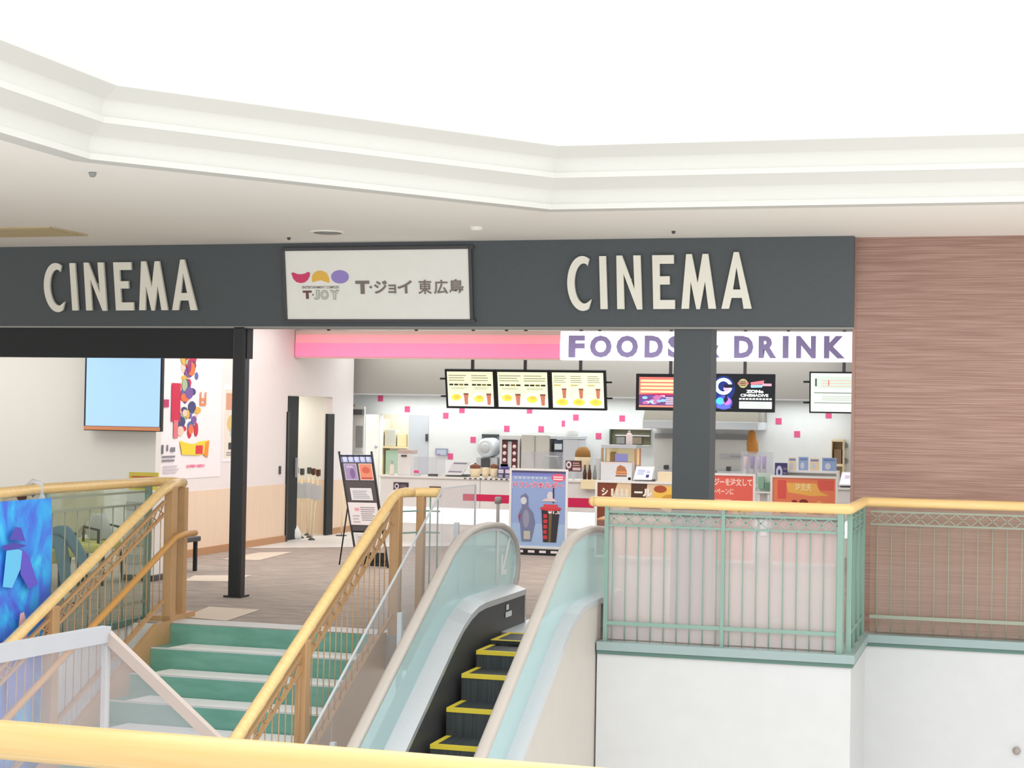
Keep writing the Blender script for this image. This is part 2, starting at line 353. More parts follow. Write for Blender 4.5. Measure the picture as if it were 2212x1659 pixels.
b = MB(); b.box((XW - 0.13, 23.42, 0.005), (XW - 0.07, 23.98, 2.19), M_blackm); d1 = struct('door_1', b)
b = MB(); b.box((XW - 0.068, 23.88, 0.95), (XW - 0.03, 23.92, 1.25), M_steel); obj('handle', b, d1)
b = MB(); b.box((XW - 0.02, 23.37, 0), (XW + 0.025, 23.43, 1.95), M_black); b.box((XW - 0.02, 24.93, 0), (XW + 0.025, 25.2, 1.93), M_blackm); struct('trim_6', b)
b = MB(); b.box((XW, 23.12, 1.02), (XW + 0.02, 23.17, 1.14), M_dgrey); tag(obj('wall_switch', b, loc=(XW, 23.15, 1.08)), 'small dark wall switch left of the corridor opening', 'switch')

# kitchen back wall with pink squares and a doorway
YB = 27.0; dl, dr = Y(820, 950, YB).x, Y(926, 950, YB).x; dz = Y(870, 895, YB).z
b = MB()
b.box((-11.6, YB, 0), (dl, YB + 0.15, 3.3), M_kw); b.box((dl, YB, dz), (dr, YB + 0.15, 3.3), M_kw); b.box((dr, YB, 0), (-1.2, YB + 0.15, 3.3), M_kw)
for x, y in ((822, 861), (880, 884), (963, 898), (998, 886), (1022, 950), (1095, 926), (1144, 887), (1169, 927), (1244, 902), (1293, 942), (1344, 904), (1682, 910), (1722, 938), (1790, 897), (973, 986)):
    p = Y(x, y, YB); b.box((p.x - 0.047, YB - 0.006, p.z - 0.05), (p.x + 0.047, YB, p.z + 0.05), M_pink)
p = Y(1217, 915, YB); b.box((p.x - 0.028, YB - 0.006, p.z - 0.05), (p.x + 0.028, YB, p.z + 0.05), M_pink)
for x, y0, y1 in ((1228, 870, 1000), (942, 985, 1030)): p = Y(x, y0, YB); q = Y(x, y1, YB); b.box((p.x - 0.004, YB - 0.003, q.z), (p.x + 0.004, YB, p.z), M_wallgrey)
struct('wall_back', b)
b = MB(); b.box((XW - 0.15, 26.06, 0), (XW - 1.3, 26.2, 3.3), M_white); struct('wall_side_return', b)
b = MB(); b.box((-11.6, 26.22, 2.27), (-1.2, YB, 3.3), M_soffit); b.box((-11.6, 26.215, 2.262), (-1.2, YB, 2.28), M_white); struct('ceiling_soffit', b)
b = MB(); b.box((dl - 1.2, 28.6, 0), (dr + 0.3, 28.7, 2.6), M_wallgrey); b.box((dl - 1.3, YB + 0.15, 0), (dl - 1.2, 28.7, 2.6), M_wallgrey); b.box((dr + 0.2, YB + 0.15, 0), (dr + 0.3, 28.7, 2.6), M_wallgrey); b.box((dl - 1.3, YB + 0.15, 2.5), (dr + 0.3, 28.7, 2.6), M_ceil); struct('wall_store_room', b)
area('store_room_light', ((dl + dr) / 2, 27.9, 2.48), 0.8, 0.8, 22, (1, 0.97, 0.85))
xm = Y(881, 950, YB).x
b = MB(); b.box((xm, YB + 0.02, 0.005), (dr - 0.01, YB + 0.06, dz - 0.01), mat('pale_grey_door', (214, 220, 226), 0.5)); d2 = struct('door_2', b)
b = MB(); b.box((dr - 0.05, YB - 0.03, 1.5), (dr - 0.02, YB + 0.02, 1.62), M_dgrey); obj('hinge', b, d2)
p0 = Y(787, 950, 26.45); b = MB(); b.slab((p0.x, p0.y), (dl - 0.02, YB - 0.03), 0.005, dz - 0.01, 0.045, M_white2); d3 = struct('door_3', b)
b = MB(); q = Y(815, 964, 26.9); b.ball((q.x, q.y - 0.06, q.z), 0.035, M_steel); obj('handle', b, d3)
a0, a1 = Y(757, 950, 26.3).x, Y(786, 950, 26.3).x
b = MB(); b.box((a0, 26.3, 0.005), (a1, 26.35, 2.06), M_wallgrey); b.box((a0 - 0.03, 26.29, 0), (a0 + 0.04, 26.36, 2.1), M_brn); d4 = struct('door_4', b)
b = MB(); g0, g1 = Y(769, 920, 26.29), Y(783, 966, 26.29); b.box((g0.x, 26.285, g1.z), (g1.x, 26.31, g0.z), M_grey); obj('window_pane', b, d4)
b = MB(); g0, g1 = Y(757, 884, 26.25), Y(785, 896, 26.25); b.box((g0.x, 26.2, g1.z), (g1.x, 26.3, g0.z), M_dgrey); obj('door_closer', b, d4)
b = MB(); g0, g1 = Y(767, 968, 26.28), Y(782, 976, 26.28); b.box((g0.x, 26.28, g1.z), (g1.x, 26.3, g0.z), M_white); obj('notice', b, d4)

# ================================================================ SIGNS ON THE FASCIA
GLYPH = {
 'I': [[(740, 174), (776, 174), (780, 458), (742, 458)]],
 'N': [[(832, 458), (832, 172), (862, 172), (926, 352), (922, 172), (960, 172), (965, 460), (938, 460), (868, 268), (870, 458)]],
 'E': [[(1024, 458), (1022, 172), (1135, 172), (1135, 218), (1060, 218), (1060, 284), (1112, 284), (1112, 328), (1060, 328), (1060, 410), (1138, 410), (1138, 458)]],
 'M': [[(1172, 457), (1200, 168), (1229, 168), (1258, 322), (1285, 168), (1314, 168), (1352, 457), (1313, 457), (1296, 312), (1268, 459), (1250, 459), (1222, 312), (1211, 457)]],
 'A': [[(1380, 457), (1446, 160), (1471, 160), (1535, 457), (1494, 457), (1486, 400), (1432, 400), (1419, 457)], [(1440, 356), (1479, 356), (1459, 238)]],
}
oc = [(648 + 83 * math.cos(math.radians(a)), 320 - 148 * math.sin(math.radians(a))) for a in range(62, 300, 10)]
ic = [(656 + 52 * math.cos(math.radians(a)), 320 - 108 * math.sin(math.radians(a))) for a in range(292, 66, -10)]
GLYPH['C'] = [oc + [(695, 405)] + ic + [(676, 226)]]
def cinema(label, xl, xr, yb, yt, xshift=0):
    n = Vector((0, -0.855, -0.13)).normalized(); L, R_ = FP(xl, yb), FP(xr, yb); T_ = FP((xl + xr) / 2, yt); Bm = FP((xl + xr) / 2, yb)
    U = (R_ - L); H = (T_ - Bm).length; V = Vector((0, -0.13, 0.855)).normalized() * H; U.z = 0
    root = thing('cinema_sign', label, 'sign', (L + R_) / 2)
    for ch in 'CINEMA':
        vs, fs = curve_geo([[((x - 565) / 970.0, (458 - y) / 298.0) for x, y in lp] for lp in GLYPH[ch]], 0.5)
        m = MB(); m.add([L + U * v.x + V * v.y + n * (0.02 + 0.03 * (v.z + 0.5)) for v in vs], fs, M_letter)
        m.box(L + U * ((min(v.x for v in vs) + max(v.x for v in vs)) / 2) + V * 0.5 + Vector((-0.02, -0.028, -0.02)), L + U * ((min(v.x for v in vs) + max(v.x for v in vs)) / 2) + V * 0.5 + Vector((0.02, 0.03, 0.02)), M_letter) if ch in 'INE' else None
        obj('letter', m, root)
    return root
cinema('raised cream CINEMA lettering on the dark fascia above the waiting area screen', 103, 430, 670, 562)
cinema('raised cream CINEMA lettering on the dark fascia above the food counter', 1229, 1625, 667, 546)
# light box
O, U, V = quad_frame(FP(620, 691, 0.03), FP(1021, 691, 0.03), FP(614, 537, 0.03))
U = Vector((U.x, 0, 0)); V = Vector((0, -0.13, 0.855)).normalized() * V.length
n = U.cross(V).normalized()
r = thing('fascia_light_box', 'pale lightbox sign with red, yellow and purple blobs between the two cinema letterings', 'sign', O + U * 0.5)
b = MB(); b.prism([O - n * 0.028, O + U - n * 0.028, O + U + V - n * 0.028, O + V - n * 0.028], n * 0.026, mat('sign_acrylic', (226, 226, 220), 0.4, emit=0.12)); obj('panel', b, r)
b = MB(); e = 0.025; ux, vx = U.normalized(), V.normalized()
for (p, q) in ((O - ux * e, O + U + ux * e), (O + V - ux * e, O + U + V + ux * e)): b.prism([p - vx * e - n * 0.03, q - vx * e - n * 0.03, q + vx * e * 0.3 - n * 0.03, p + vx * e * 0.3 - n * 0.03], n * 0.04, M_dgrey)
for p in (O, O + U): b.prism([p - ux * e - n * 0.03, p + ux * e * 0.3 - n * 0.03, p + V + ux * e * 0.3 - n * 0.03, p + V - ux * e - n * 0.03], n * 0.04, M_dgrey)
obj('frame', b, r)
a = Art(O, U, V)
def zx(x): return (x - 175) / 1850.0          # measured on an enlargement of the sign
def zy(y): return (975 - y) / 730.0
c_r, c_y, c_p, c_t = flat((222, 66, 116)), flat((244, 196, 84)), flat((160, 142, 214)), flat((132, 122, 116))
red = [(zx(x), zy(y)) for x, y in ((238, 495), (262, 488), (300, 505), (340, 508), (380, 500), (408, 484), (430, 492), (426, 530), (404, 568), (370, 592), (330, 598), (285, 586), (256, 552))]
a.poly(red, c_r)
yel = [(zx(x), zy(y)) for x, y in ((446, 580), (448, 530), (470, 495), (510, 474), (556, 474), (600, 498), (620, 545), (626, 598), (590, 590), (540, 570), (490, 578), (455, 592))]
a.poly(yel, c_y)
a.ell(zx(732), zy(537), 90 / 1850, 68 / 730, c_p)
a.text('ENTERTAINMENT COMPLEX', zx(345), zy(655), zx(720), zy(628), c_t, 0.02)
a.text('T', zx(348), zy(760), zx(440), zy(675), flat((120, 84, 76)), 0.06)
a.ell(zx(452), zy(718), 9 / 1850, 9 / 730, c_t)
out_c = flat((170, 176, 158)); fill_c = flat((226, 226, 220))
for ch, x0, x1 in (('J', 462, 520), ('O', 530, 610), ('Y', 622, 722)):
    a.text(ch, zx(x0), zy(768), zx(x1), zy(668), out_c, 0.07); a.text(ch, zx(x0 + 10), zy(758), zx(x1 - 10), zy(678), fill_c, 0.0)
a.text('T', zx(885), zy(712), zx(1025), zy(578), c_t, 0.05); a.ell(zx(1038), zy(643), 14 / 1850, 13 / 730, c_t)
a.text('ジ', zx(1070), zy(710), zx(1200), zy(576), c_t, 0.03); a.text('ョ', zx(1212), zy(708), zx(1288), zy(618), c_t, 0.03); a.text('イ', zx(1300), zy(708), zx(1448), zy(576), c_t, 0.03)
a.text('東', zx(1506), zy(716), zx(1640), zy(572), c_t, 0.02); a.text('広', zx(1660), zy(716), zx(1795), zy(572), c_t, 0.02); a.text('島', zx(1812), zy(716), zx(1948), zy(568), c_t, 0.02)
a.build('printed_logo', r)

# FOODS & DRINK light sign and pink light panel
YS = 23.62; zt, zb = Y(1400, 716, YS).z, Y(1400, 778.5, YS).z; xs = Y(1212, 745, YS).x
r = thing('food_counter_sign', 'glowing white FOODS & DRINK sign hanging over the counter', 'sign', ((xs - 1.7) / 2, YS, zb))
b = MB(); b.box((xs, YS, zb), (-1.5, YS + 0.16, zt), mat('lit_white_acrylic', (236, 238, 255), 0.4, emit=1.25)); obj('light_panel', b, r)
M_let = mat('purple_letter', (166, 156, 208), 0.5)
for ch, x0, x1 in (('F', 1229, 1264), ('O', 1275, 1322), ('O', 1332, 1379), ('D', 1393, 1433), ('S', 1443, 1482), ('&', 1514, 1556), ('D', 1586, 1628), ('R', 1639, 1678), ('I', 1691, 1704), ('N', 1720, 1763), ('K', 1780, 1826)):
    vs, fs, ax, ay, w_, h_ = text_geo(ch, 0.045, 0.5)
    yt_ = 725 + (x0 - 1229) * 0.002; p0, p1 = Y(x0, 772 + (x0 - 1229) * 0.004, YS), Y(x1, yt_, YS); m = MB()
    m.add([(p0.x + (v.x - ax) / w_ * (p1.x - p0.x), YS - 0.035 - v.z * 0.07 * 0.5 + 0.0175, p0.z + (v.y - ay) / h_ * (p1.z - p0.z)) for v in vs], fs, M_let); obj('letter', m, r)
for x in (-5.6, -4.2, -2.9, -1.9): b = MB(); b.box((x - 0.02, YS + 0.05, zt), (x + 0.02, YS + 0.09, 3.3), M_black); obj('hanger', b, r)
r = thing('pink_light_panel', 'long pink lit panel left of the white counter sign', 'light panel', ((XW + xs) / 2, YS, zb))
b = MB(); b.box((XW + 0.01, YS, zb), (xs - 0.01, YS + 0.2, zt), mat('white_panel_edge', (240, 214, 206), 0.5)); obj('frame', b, r)
b = MB(); hz = (zt - zb); b.box((XW + 0.02, YS - 0.03, zb + 0.02), (xs - 0.012, YS, zb + hz * 0.55), mat('lit_pink_acrylic', (255, 132, 172), 0.4, emit=0.35)); b.prism([(XW + 0.02, YS - 0.03, zb + hz * 0.55), (XW + 0.02, YS, zb + hz * 0.86), (XW + 0.02, YS, zb + hz * 0.5)], (xs - XW - 0.03, 0, 0), mat('pink_acrylic', (252, 166, 178), 0.4, emit=0.25)); obj('light_panel', b, r)
for x in (-9.8, -8.4, -7.0): b = MB(); b.box((x - 0.02, YS + 0.05, zt), (x + 0.02, YS + 0.09, 3.3), M_black); obj('hanger', b, r)

# ceiling fittings
def ceil_item(name, label, cat, x, y, rad, h, m_, grp=None):
    p = Z(x, y, 3.66); k = MB(); k.lathe(p, [(rad, 0.002), (rad, -h * 0.5), (rad * 0.6, -h)], m_, 16)
    return tag(obj(name, k, loc=p), label, cat, grp)
q = [Z(*p, 3.66) for p in ((0, 491), (100, 489), (165, 507), (40, 510))]
r = thing('ceiling_vent', 'tan square air vent in the ceiling above the waiting area', 'vent', (q[0] + q[2]) / 2)
b = MB(); b.box((q[0].x - 0.5, q[0].y, 3.645), (q[1].x + 0.03, q[2].y, 3.662), mat('tan_vent', (204, 188, 150), 0.6)); obj('frame', b, r)
b = MB()
for i in range(9): b.box((q[0].x - 0.45, q[0].y + 0.06 + i * 0.072, 3.638), (q[1].x - 0.02, q[0].y + 0.075 + i * 0.072, 3.646), mat('tan_slat', (190, 174, 138), 0.6))
obj('slats', b, r)
p = Z(708, 501, 3.66); r = thing('recessed_downlight', 'round recessed downlight in the ceiling above the lightbox sign', 'downlight', p)
b = MB(); b.lathe(p, [(0.17, 0.002), (0.17, -0.012), (0.14, -0.012), (0.12, -0.002)], M_ceil, 24); obj('ring', b, r)
b = MB(); b.lathe(p, [(0.135, -0.0125), (0.02, -0.013)], M_grey, 24); obj('reflector', b, r)
ceil_item('sprinkler', 'small ceiling sprinkler just below the coving corner', 'sprinkler', 200, 372, 0.028, 0.035, M_grey)
ceil_item('smoke_detector', 'white smoke detector in the ceiling above the lightbox corner', 'smoke detector', 1029, 490, 0.06, 0.035, M_ceil)
ceil_item('sprinkler', 'tiny ceiling sprinkler close to the left edge of the lightbox sign', 'sprinkler', 624, 513, 0.018, 0.025, M_dgrey)
ceil_item('sprinkler', 'tiny ceiling sprinkler above the cinema lettering over the food counter', 'sprinkler', 1455, 499, 0.018, 0.025, M_dgrey)
p = Y(2196, 1622, 15.7); b = MB(); b.lathe((p.x, 15.702, p.z), [(0.035, 0), (0.035, 0.02), (0.02, 0.05)], mat('grey_sensor', (160, 148, 142), 0.4), 16, axis=(0, -1, 0.2)); tag(obj('wall_sensor', b, loc=(p.x, 15.7, p.z)), 'small round grey sensor on the white wall below the balcony', 'sensor')

# ================================================================ STAIRS
r = thing('staircase', 'green staircase with white treads climbing to the cinema floor', 'stairs', (-6.2, 12.0, -2.2))
RI, TR = 0.176, 0.365; SX0, SX1 = -7.21, -5.19
for i in range(1, 12):
    y1 = 13.87 - TR * (i - 1); y0 = 13.87 - TR * i; zt_ = -RI * i
    b = MB(); b.box((SX0, y0, zt_ - 0.12), (SX1, y1 + 0.02, zt_), M_riser); b.box((SX0, y1 - 0.02, zt_), (SX1, y1 + 0.0, zt_ + RI - 0.005), M_riser)
    st = obj('step', b, r)
    b = MB(); b.prism([(SX0 + 0.14, y0 + 0.013, zt_ + 0.001), (SX1 - 0.04, y0 + 0.013, zt_ + 0.001), (SX1 - 0.06, y1 - 0.03, zt_ + 0.001), (SX0 + 0.2, y1 - 0.03, zt_ + 0.001)], (0, 0, 0.003), M_tread); obj('tread_inlay', b, st)
    b = MB(); b.box((SX0, y0 - 0.018, zt_ - 0.045), (SX1, y0 + 0.012, zt_ + 0.006), M_nosing); obj('nosing', b, st)
b = MB()
for xx, mm in ((SX0 - 0.042, M_bronze), (SX1, M_bronze)):
    b = MB(); b.prism([(xx, 13.9, 0.02), (xx, 13.9, -0.45), (xx, 13.87 - TR * 11, -RI * 11 - 0.45), (xx, 13.87 - TR * 11, -RI * 11 + 0.12), (xx, 13.6, 0.02)], (0.04, 0, 0), mm); obj('stringer', b, r)

# ================================================================ RAILINGS
def hbar(path, r_, m_, n=8): return MB().tube(path, r_, m_, n)
def lattice(p0, p1, h0, h1, n, m_, r_=0.006):
    """zig-zag cross band between two plan points, z given at both ends by h0/h1 pairs (low, high)"""
    k = MB(); p0 = Vector(p0); p1 = Vector(p1)
    for i in range(n):
        a_, c_ = i / n, (i + 1) / n
        A = p0.lerp(p1, a_); C_ = p0.lerp(p1, c_)
        k.bar([A + Vector((0, 0, h0)), C_ + Vector((0, 0, h1))], r_ * 2, r_ * 2, m_); k.bar([A + Vector((0, 0, h1)), C_ + Vector((0, 0, h0))], r_ * 2, r_ * 2, m_)
    return k
def run_rail(root, p0, p1, nb, m_, gl, zl=0.0, posts=(), glass_off=0.03, top=1.2, lat=True, off=(0, 0, 0)):
    """one straight balustrade run: thin rails, crossed band, balusters, bottom rail, glass"""
    p0 = Vector(p0); p1 = Vector(p1); d = (p1 - p0).normalized(); nrm = Vector((d.y, -d.x, 0))
    for nm, z_, r_ in (('thin_rail', top - 0.085, 0.009), ('thin_rail', top - 0.2, 0.009), ('bottom_rail', 0.16, 0.016)):
        obj(nm, MB().bar([p0 + Vector((0, 0, z_)), p1 + Vector((0, 0, z_))], 0.02, r_ * 2, m_), root)
    if lat: obj('lattice_band', lattice(p0 + nrm * 0.004, p1 + nrm * 0.004, top - 0.195, top - 0.09, max(2, int((p1 - p0).length / 0.125)), m_, 0.004), root)
    for i in range(nb):
        q = p0.lerp(p1, (i + 0.5) / nb); obj('baluster', MB().tube([q + Vector((0, 0, 0.005)), q + Vector((0, 0, top - 0.2))], 0.0055, m_, 6), root)
    for f, wd in posts:
        q = p0.lerp(p1, f); obj('post', MB().bar([q + Vector((0, 0, 0.0)), q + Vector((0, 0, top - 0.04))], wd, wd, M_green, up=(0, 1, 0)), root)
    if gl is not None:
        k = MB(); k.slab((p0 - nrm * glass_off)[:2], (p1 - nrm * glass_off)[:2], 0.02, top - 0.05, 0.01, gl); obj('glass_panel', k, root)

# balcony balustrade, right
r = thing('balcony_balustrade', 'green balcony railing with pale wood handrail and frosted glass before the food counter', 'railing', (-1.2, 14.3, 0))
hz = 1.2
b = MB().tube([(-3.4, 14.25, hz), (-3.36, 14.25, hz), (-1.25, 14.25, hz), (-1.22, 14.28, hz), (-1.22, 15.72, hz), (-1.19, 15.75, hz), (5.5, 15.75, hz)], 0.044, M_wood, 12); b.ball((-3.4, 14.25, hz), 0.044, M_wood); obj('handrail', b, r)
run_rail(r, (-3.28, 14.26, 0), (-1.26, 14.26, 0), 18, M_green, M_frost, posts=((0.0, 0.035), (0.5, 0.03), (0.985, 0.05)))
run_rail(r, (-1.22, 14.32, 0), (-1.22, 15.68, 0), 11, M_green, M_glassg, posts=((0.0, 0.04), (0.3, 0.03), (0.65, 0.03), (1.0, 0.04)))
run_rail(r, (-1.16, 15.75, 0), (5.4, 15.75, 0), 52, M_bal, M_glassw, posts=((0.55, 0.035), (0.99, 0.035)))
obj('dark_rail', MB().bar([(-3.28, 14.3, 1.1), (-1.26, 14.3, 1.1)], 0.02, 0.022, M_greend), r)

# left gallery balustrade
hz = 1.255
r = thing('gallery_balustrade', 'green gallery railing with wood handrail in front of the waiting chairs', 'railing', (-7.6, 13.3, 0))
b = MB().tube([(-7.46, 8.6, hz), (-7.47, 11.5, hz), (-7.62, 12.35, hz), (-7.62, 14.1, hz), (-7.6, 14.25, hz), (-7.5, 14.36, hz), (-7.4, 14.4, hz - 0.01)], 0.044, M_wood, 12); b.ball((-7.4, 14.4, hz - 0.01), 0.044, M_wood); obj('handrail', b, r)
run_rail(r, (-7.62, 12.4, 0), (-7.62, 14.2, 0), 9, M_bal, M_glassg, posts=((0.0, 0.04), (0.97, 0.05)), top=hz, lat=False)
run_rail(r, (-7.48, 8.7, 0), (-7.48, 11.45, 0), 14, M_bal, M_glassg, posts=((0.98, 0.04),), top=hz, lat=False)
obj('base_rail', MB().bar([(-7.6, 12.4, 0.0), (-7.6, 14.35, 0.0)], 0.06, 0.05, M_greend), r)

# stair railings
def stair_rail(label, xr, y_top, z_top, y_bot, slope, lower, extra, posts):
    root = thing('stair_railing', label, 'railing', (xr, y_top, 0))
    def zz(y): return z_top - (y_top - y) * slope
    path = [(xr, y_bot, zz(y_bot)), (xr, y_top - 0.05, zz(y_top - 0.05))] + extra
    obj('handrail', MB().tube(path, 0.044, M_wood, 12, up=(1, 0, 0)), root)
    for dz_, hh in ((-0.12, 0.012), (-0.235, 0.012), (-1.02, 0.02)):
        obj('thin_rail', MB().bar([(xr, y_bot, zz(y_bot) + dz_), (xr, y_top, zz(y_top) + dz_)], 0.025, hh * 2, M_bronze, up=(1, 0, 0)), root)
    n = int((y_top - y_bot) / 0.125); k = MB()
    for i in range(n):
        y0, y1 = y_top - (y_top - y_bot) * i / n, y_top - (y_top - y_bot) * (i + 1) / n
        k.bar([(xr, y0, zz(y0) - 0.125), (xr, y1, zz(y1) - 0.23)], 0.01, 0.01, M_bronze, up=(1, 0, 0)); k.bar([(xr, y0, zz(y0) - 0.23), (xr, y1, zz(y1) - 0.125)], 0.01, 0.01, M_bronze, up=(1, 0, 0))
    obj('lattice_band', k, root)
    m = int((y_top - y_bot) / 0.12)
    for i in range(m):
        y = y_top - 0.06 - i * 0.12; obj('baluster', MB().tube([(xr, y, zz(y) - 1.02), (xr, y, zz(y) - 0.23)], 0.005, M_bronze, 6, up=(0, 1, 0)), root)
    for y in posts:
        k = MB(); k.box((xr - 0.045, y - 0.05, zz(y) - 1.28), (xr + 0.045, y + 0.05, zz(y) - 0.04), M_bronze, 0.008); obj('post', k, root)
    if lower:
        dz_ = -0.47
        obj('lower_handrail', MB().tube([(xr + 0.09, y_bot, zz(y_bot) + dz_), (xr + 0.09, y_top + 0.05, zz(y_top + 0.05) + dz_), (xr + 0.09, y_top + 0.2, zz(y_top + 0.1) + dz_), (xr + 0.09, y_top + 0.45, zz(y_top + 0.1) + dz_)], 0.028, mat('ochre_rail', (206, 152, 84), 0.4), 10, up=(1, 0, 0)), root)
        for y in (y_top - 0.2, y_top - 1.9): obj('bracket', MB().tube([(xr, y, zz(y) + dz_ - 0.08), (xr + 0.09, y, zz(y) + dz_ - 0.02)], 0.012, M_bronze), root)
    return root
rl = stair_rail('wood topped bronze stair railing beside the gallery and hanging film banner', -7.3, 13.85, 1.215, 9.2, 0.452, True, [(-7.3, 14.0, 1.245), (-7.34, 14.15, 1.25), (-7.4, 14.4, 1.25)], (13.98, 12.0, 10.0))
for xx, yy in ((-7.34, 14.3), (-7.46, 14.36)): b = MB(); b.box((xx - 0.035, yy - 0.035, 0), (xx + 0.035, yy + 0.035, 1.21), M_bronze, 0.006); obj('post', b, rl)
for z_ in (1.08, 0.94): obj('thin_rail', MB().bar([(-7.3, 14.02, z_), (-7.5, 14.36, z_)], 0.016, 0.016, M_bronze), rl)
b = MB(); b.box((-7.5, 13.93, 0.0), (-7.256, 14.42, 0.05), M_bronze); obj('base_rail', b, rl)
rr = stair_rail('wood topped bronze stair railing between the stairs and the escalator', -5.1, 13.86, 1.2, 9.0, 0.507, False, [(-5.1, 13.95, 1.225), (-5.07, 14.08, 1.235), (-5.02, 14.17, 1.235)], (13.95, 11.95, 10.0))
obj('handrail_return', MB().tube([(-5.05, 14.13, 1.235), (-4.99, 14.2, 1.235), (-4.88, 14.22, 1.235), (-4.79, 14.22, 1.235)], 0.043, M_wood, 12), rr)
b = MB(); b.box((-5.0, 14.18, 0), (-4.93, 14.26, 1.2), M_bronze, 0.008); obj('post', b, rr)
for z_ in (1.07, 0.88): obj('thin_rail', MB().bar([(-5.08, 14.0, z_), (-4.96, 14.22, z_), (-4.79, 14.22, z_)], 0.014, 0.014, M_green), rr)
for x_ in (-4.88, -4.81): obj('baluster', MB().tube([(x_, 14.22, 0), (x_, 14.22, 1.2)], 0.007, M_green, 6, up=(0, 1, 0)), rr)

# ================================================================ ESCALATOR
r = thing('escalator', 'narrow escalator with glass sides, beige handrails and yellow edged steps', 'escalator', (-3.95, 13.2, -2.0))
SL = 0.575
def hand_path(xc):
    def zl(y): return 0.82 + (y - 13.51) * SL
    pts = [(xc, y, zl(y)) for y in (8.6, 9.5, 10.5, 11.5, 12.5, 13.1)]
    pts += [(xc, 13.4, 0.757 + 0.0), (xc, 13.65, 0.862), (xc, 13.9, 0.915), (xc, 14.2, 0.94), (xc, 14.55, 0.942), (xc, 14.86, 0.92), (xc, 15.1, 0.865), (xc, 15.28, 0.77), (xc, 15.38, 0.65), (xc, 15.4, 0.52), (xc, 15.36, 0.40), (xc, 15.28, 0.31), (xc, 15.18, 0.26)]
    return [Vector(p) for p in pts]
def deck_z(y): return 0.335 if y > 13.95 else (0.335 - (13.95 - y) ** 2 * 0.36 if y > 13.15 else 0.335 - 0.64 * 0.36 - (13.15 - y) * SL)
DY = [8.6, 10, 11.5, 12.6, 13.15, 13.35, 13.55, 13.75, 13.95, 14.3, 14.8, 15.2]
for xc, sgn in ((-4.42, 1), (-3.47, -1)):
    hp = hand_path(xc)
    obj('handrail', MB().sweep(hp, [(-0.022, -0.042), (0.006, -0.046), (0.022, -0.03), (0.022, -0.018), (0.022, 0.018), (0.022, 0.03), (0.006, 0.046), (-0.022, 0.042), (-0.03, 0.02), (-0.03, -0.02)], M_belt, up=(1, 0, 0), smooth=True), r)
    obj('handrail_guide', MB().sweep([p + Vector((0, 0, 0)) for p in hp], [(0.022, -0.016), (0.05, -0.016), (0.05, 0.016), (0.022, 0.016)], M_steel2, up=(1, 0, 0)), r)
    # glass panel between handrail and deck
    poly = [Vector((xc, p.y, p.z - 0.03)) for p in hp[:-3]]; low = [Vector((xc, y, deck_z(y) - 0.02)) for y in DY]
    k = MB(); nseg = 24; ys = [8.6 + (15.36 - 8.6) * i / nseg for i in range(nseg + 1)]
    def top_at(y):
        c = [q for q in hp[:15]]
        for i in range(len(c) - 1):
            if c[i].y <= y <= c[i + 1].y: f = (y - c[i].y) / max(1e-6, c[i + 1].y - c[i].y); return c[i].z + (c[i + 1].z - c[i].z) * f - 0.035
        return c[0].z - 0.03 if y < 9 else c[-1].z
    vs = []; fs = []
    for y in ys: vs += [(xc - 0.006, y, deck_z(y) - 0.02), (xc - 0.006, y, max(top_at(y), deck_z(y))), (xc + 0.006, y, deck_z(y) - 0.02), (xc + 0.006, y, max(top_at(y), deck_z(y)))]
    for i in range(nseg):
        o_ = i * 4; fs += [[o_, o_ + 4, o_ + 5, o_ + 1], [o_ + 2, o_ + 3, o_ + 7, o_ + 6]]
    k.add(vs, fs, M_escglass); obj('glass_panel', k, r)
    # decks: inner slope, outer strip
    inner = [(0.0, 0.012 * 1), (0.0, 0.0)]
    k = MB()
    for y0, y1 in zip(DY[:-1], DY[1:]):
        for xa, xb, da, db in ((xc, xc + sgn * 0.155, 0.035, -0.02), (xc, xc - sgn * 0.12, 0.035, 0.02)):
            k.add([(xa, y0, deck_z(y0) + da), (xa, y1, deck_z(y1) + da), (xb, y1, deck_z(y1) + db), (xb, y0, deck_z(y0) + db), (xb, y0, deck_z(y0) + db - 0.05), (xb, y1, deck_z(y1) + db - 0.05)], [[0, 1, 2, 3], [3, 2, 5, 4]], M_steel)
    z_ = deck_z(15.2); k.prism([(xc + sgn * 0.155, 15.2, z_ - 0.02), (xc, 15.2, z_ + 0.035), (xc - sgn * 0.12, 15.2, z_ + 0.02), (xc - sgn * 0.12, 15.2, 0.0), (xc + sgn * 0.155, 15.2, 0.0)], (0, 0.03, 0), M_steel)
    obj('deck', k, r)
    k = MB(); xs_ = xc + sgn * 0.15
    for y0, y1 in zip(DY[:-1], DY[1:]):
        k.add([(xs_, y0, deck_z(y0) - 0.04), (xs_, y1, deck_z(y1) - 0.04), (xs_, y1, max(deck_z(y1) - 0.7, -0.3)if y1 > 13.9 else deck_z(y1) - 0.9), (xs_, y0, deck_z(y0) - 0.9 if y0 <= 13.9 else -0.3)], [[0, 1, 2, 3]], M_dgrey)
    obj('skirt', k, r)
    k = MB(); xo = xc - sgn * 0.115
    k.prism([(xo, y, deck_z(y) - 0.02) for y in DY if y < 14.4] + [(xo, 14.4, deck_z(14.4) - 0.02), (xo, 14.4, -0.6), (xo, 14.4, -4.45), (xo, 8.6, -4.45)], (sgn * 0.012, 0, 0), M_clad if sgn < 0 else M_kw); obj('side_cladding', k, r)
b = MB(); b.box((-4.42, 8.6, -4.45), (-3.47, 13.0, -4.3), M_clad); b.prism([(-4.5, 14.4, -0.25), (-4.5, 14.4, -0.9), (-4.5, 8.6, -4.5), (-4.5, 8.6, -4.0)], (0.95, 0, 0), M_clad); obj('truss', b, r)
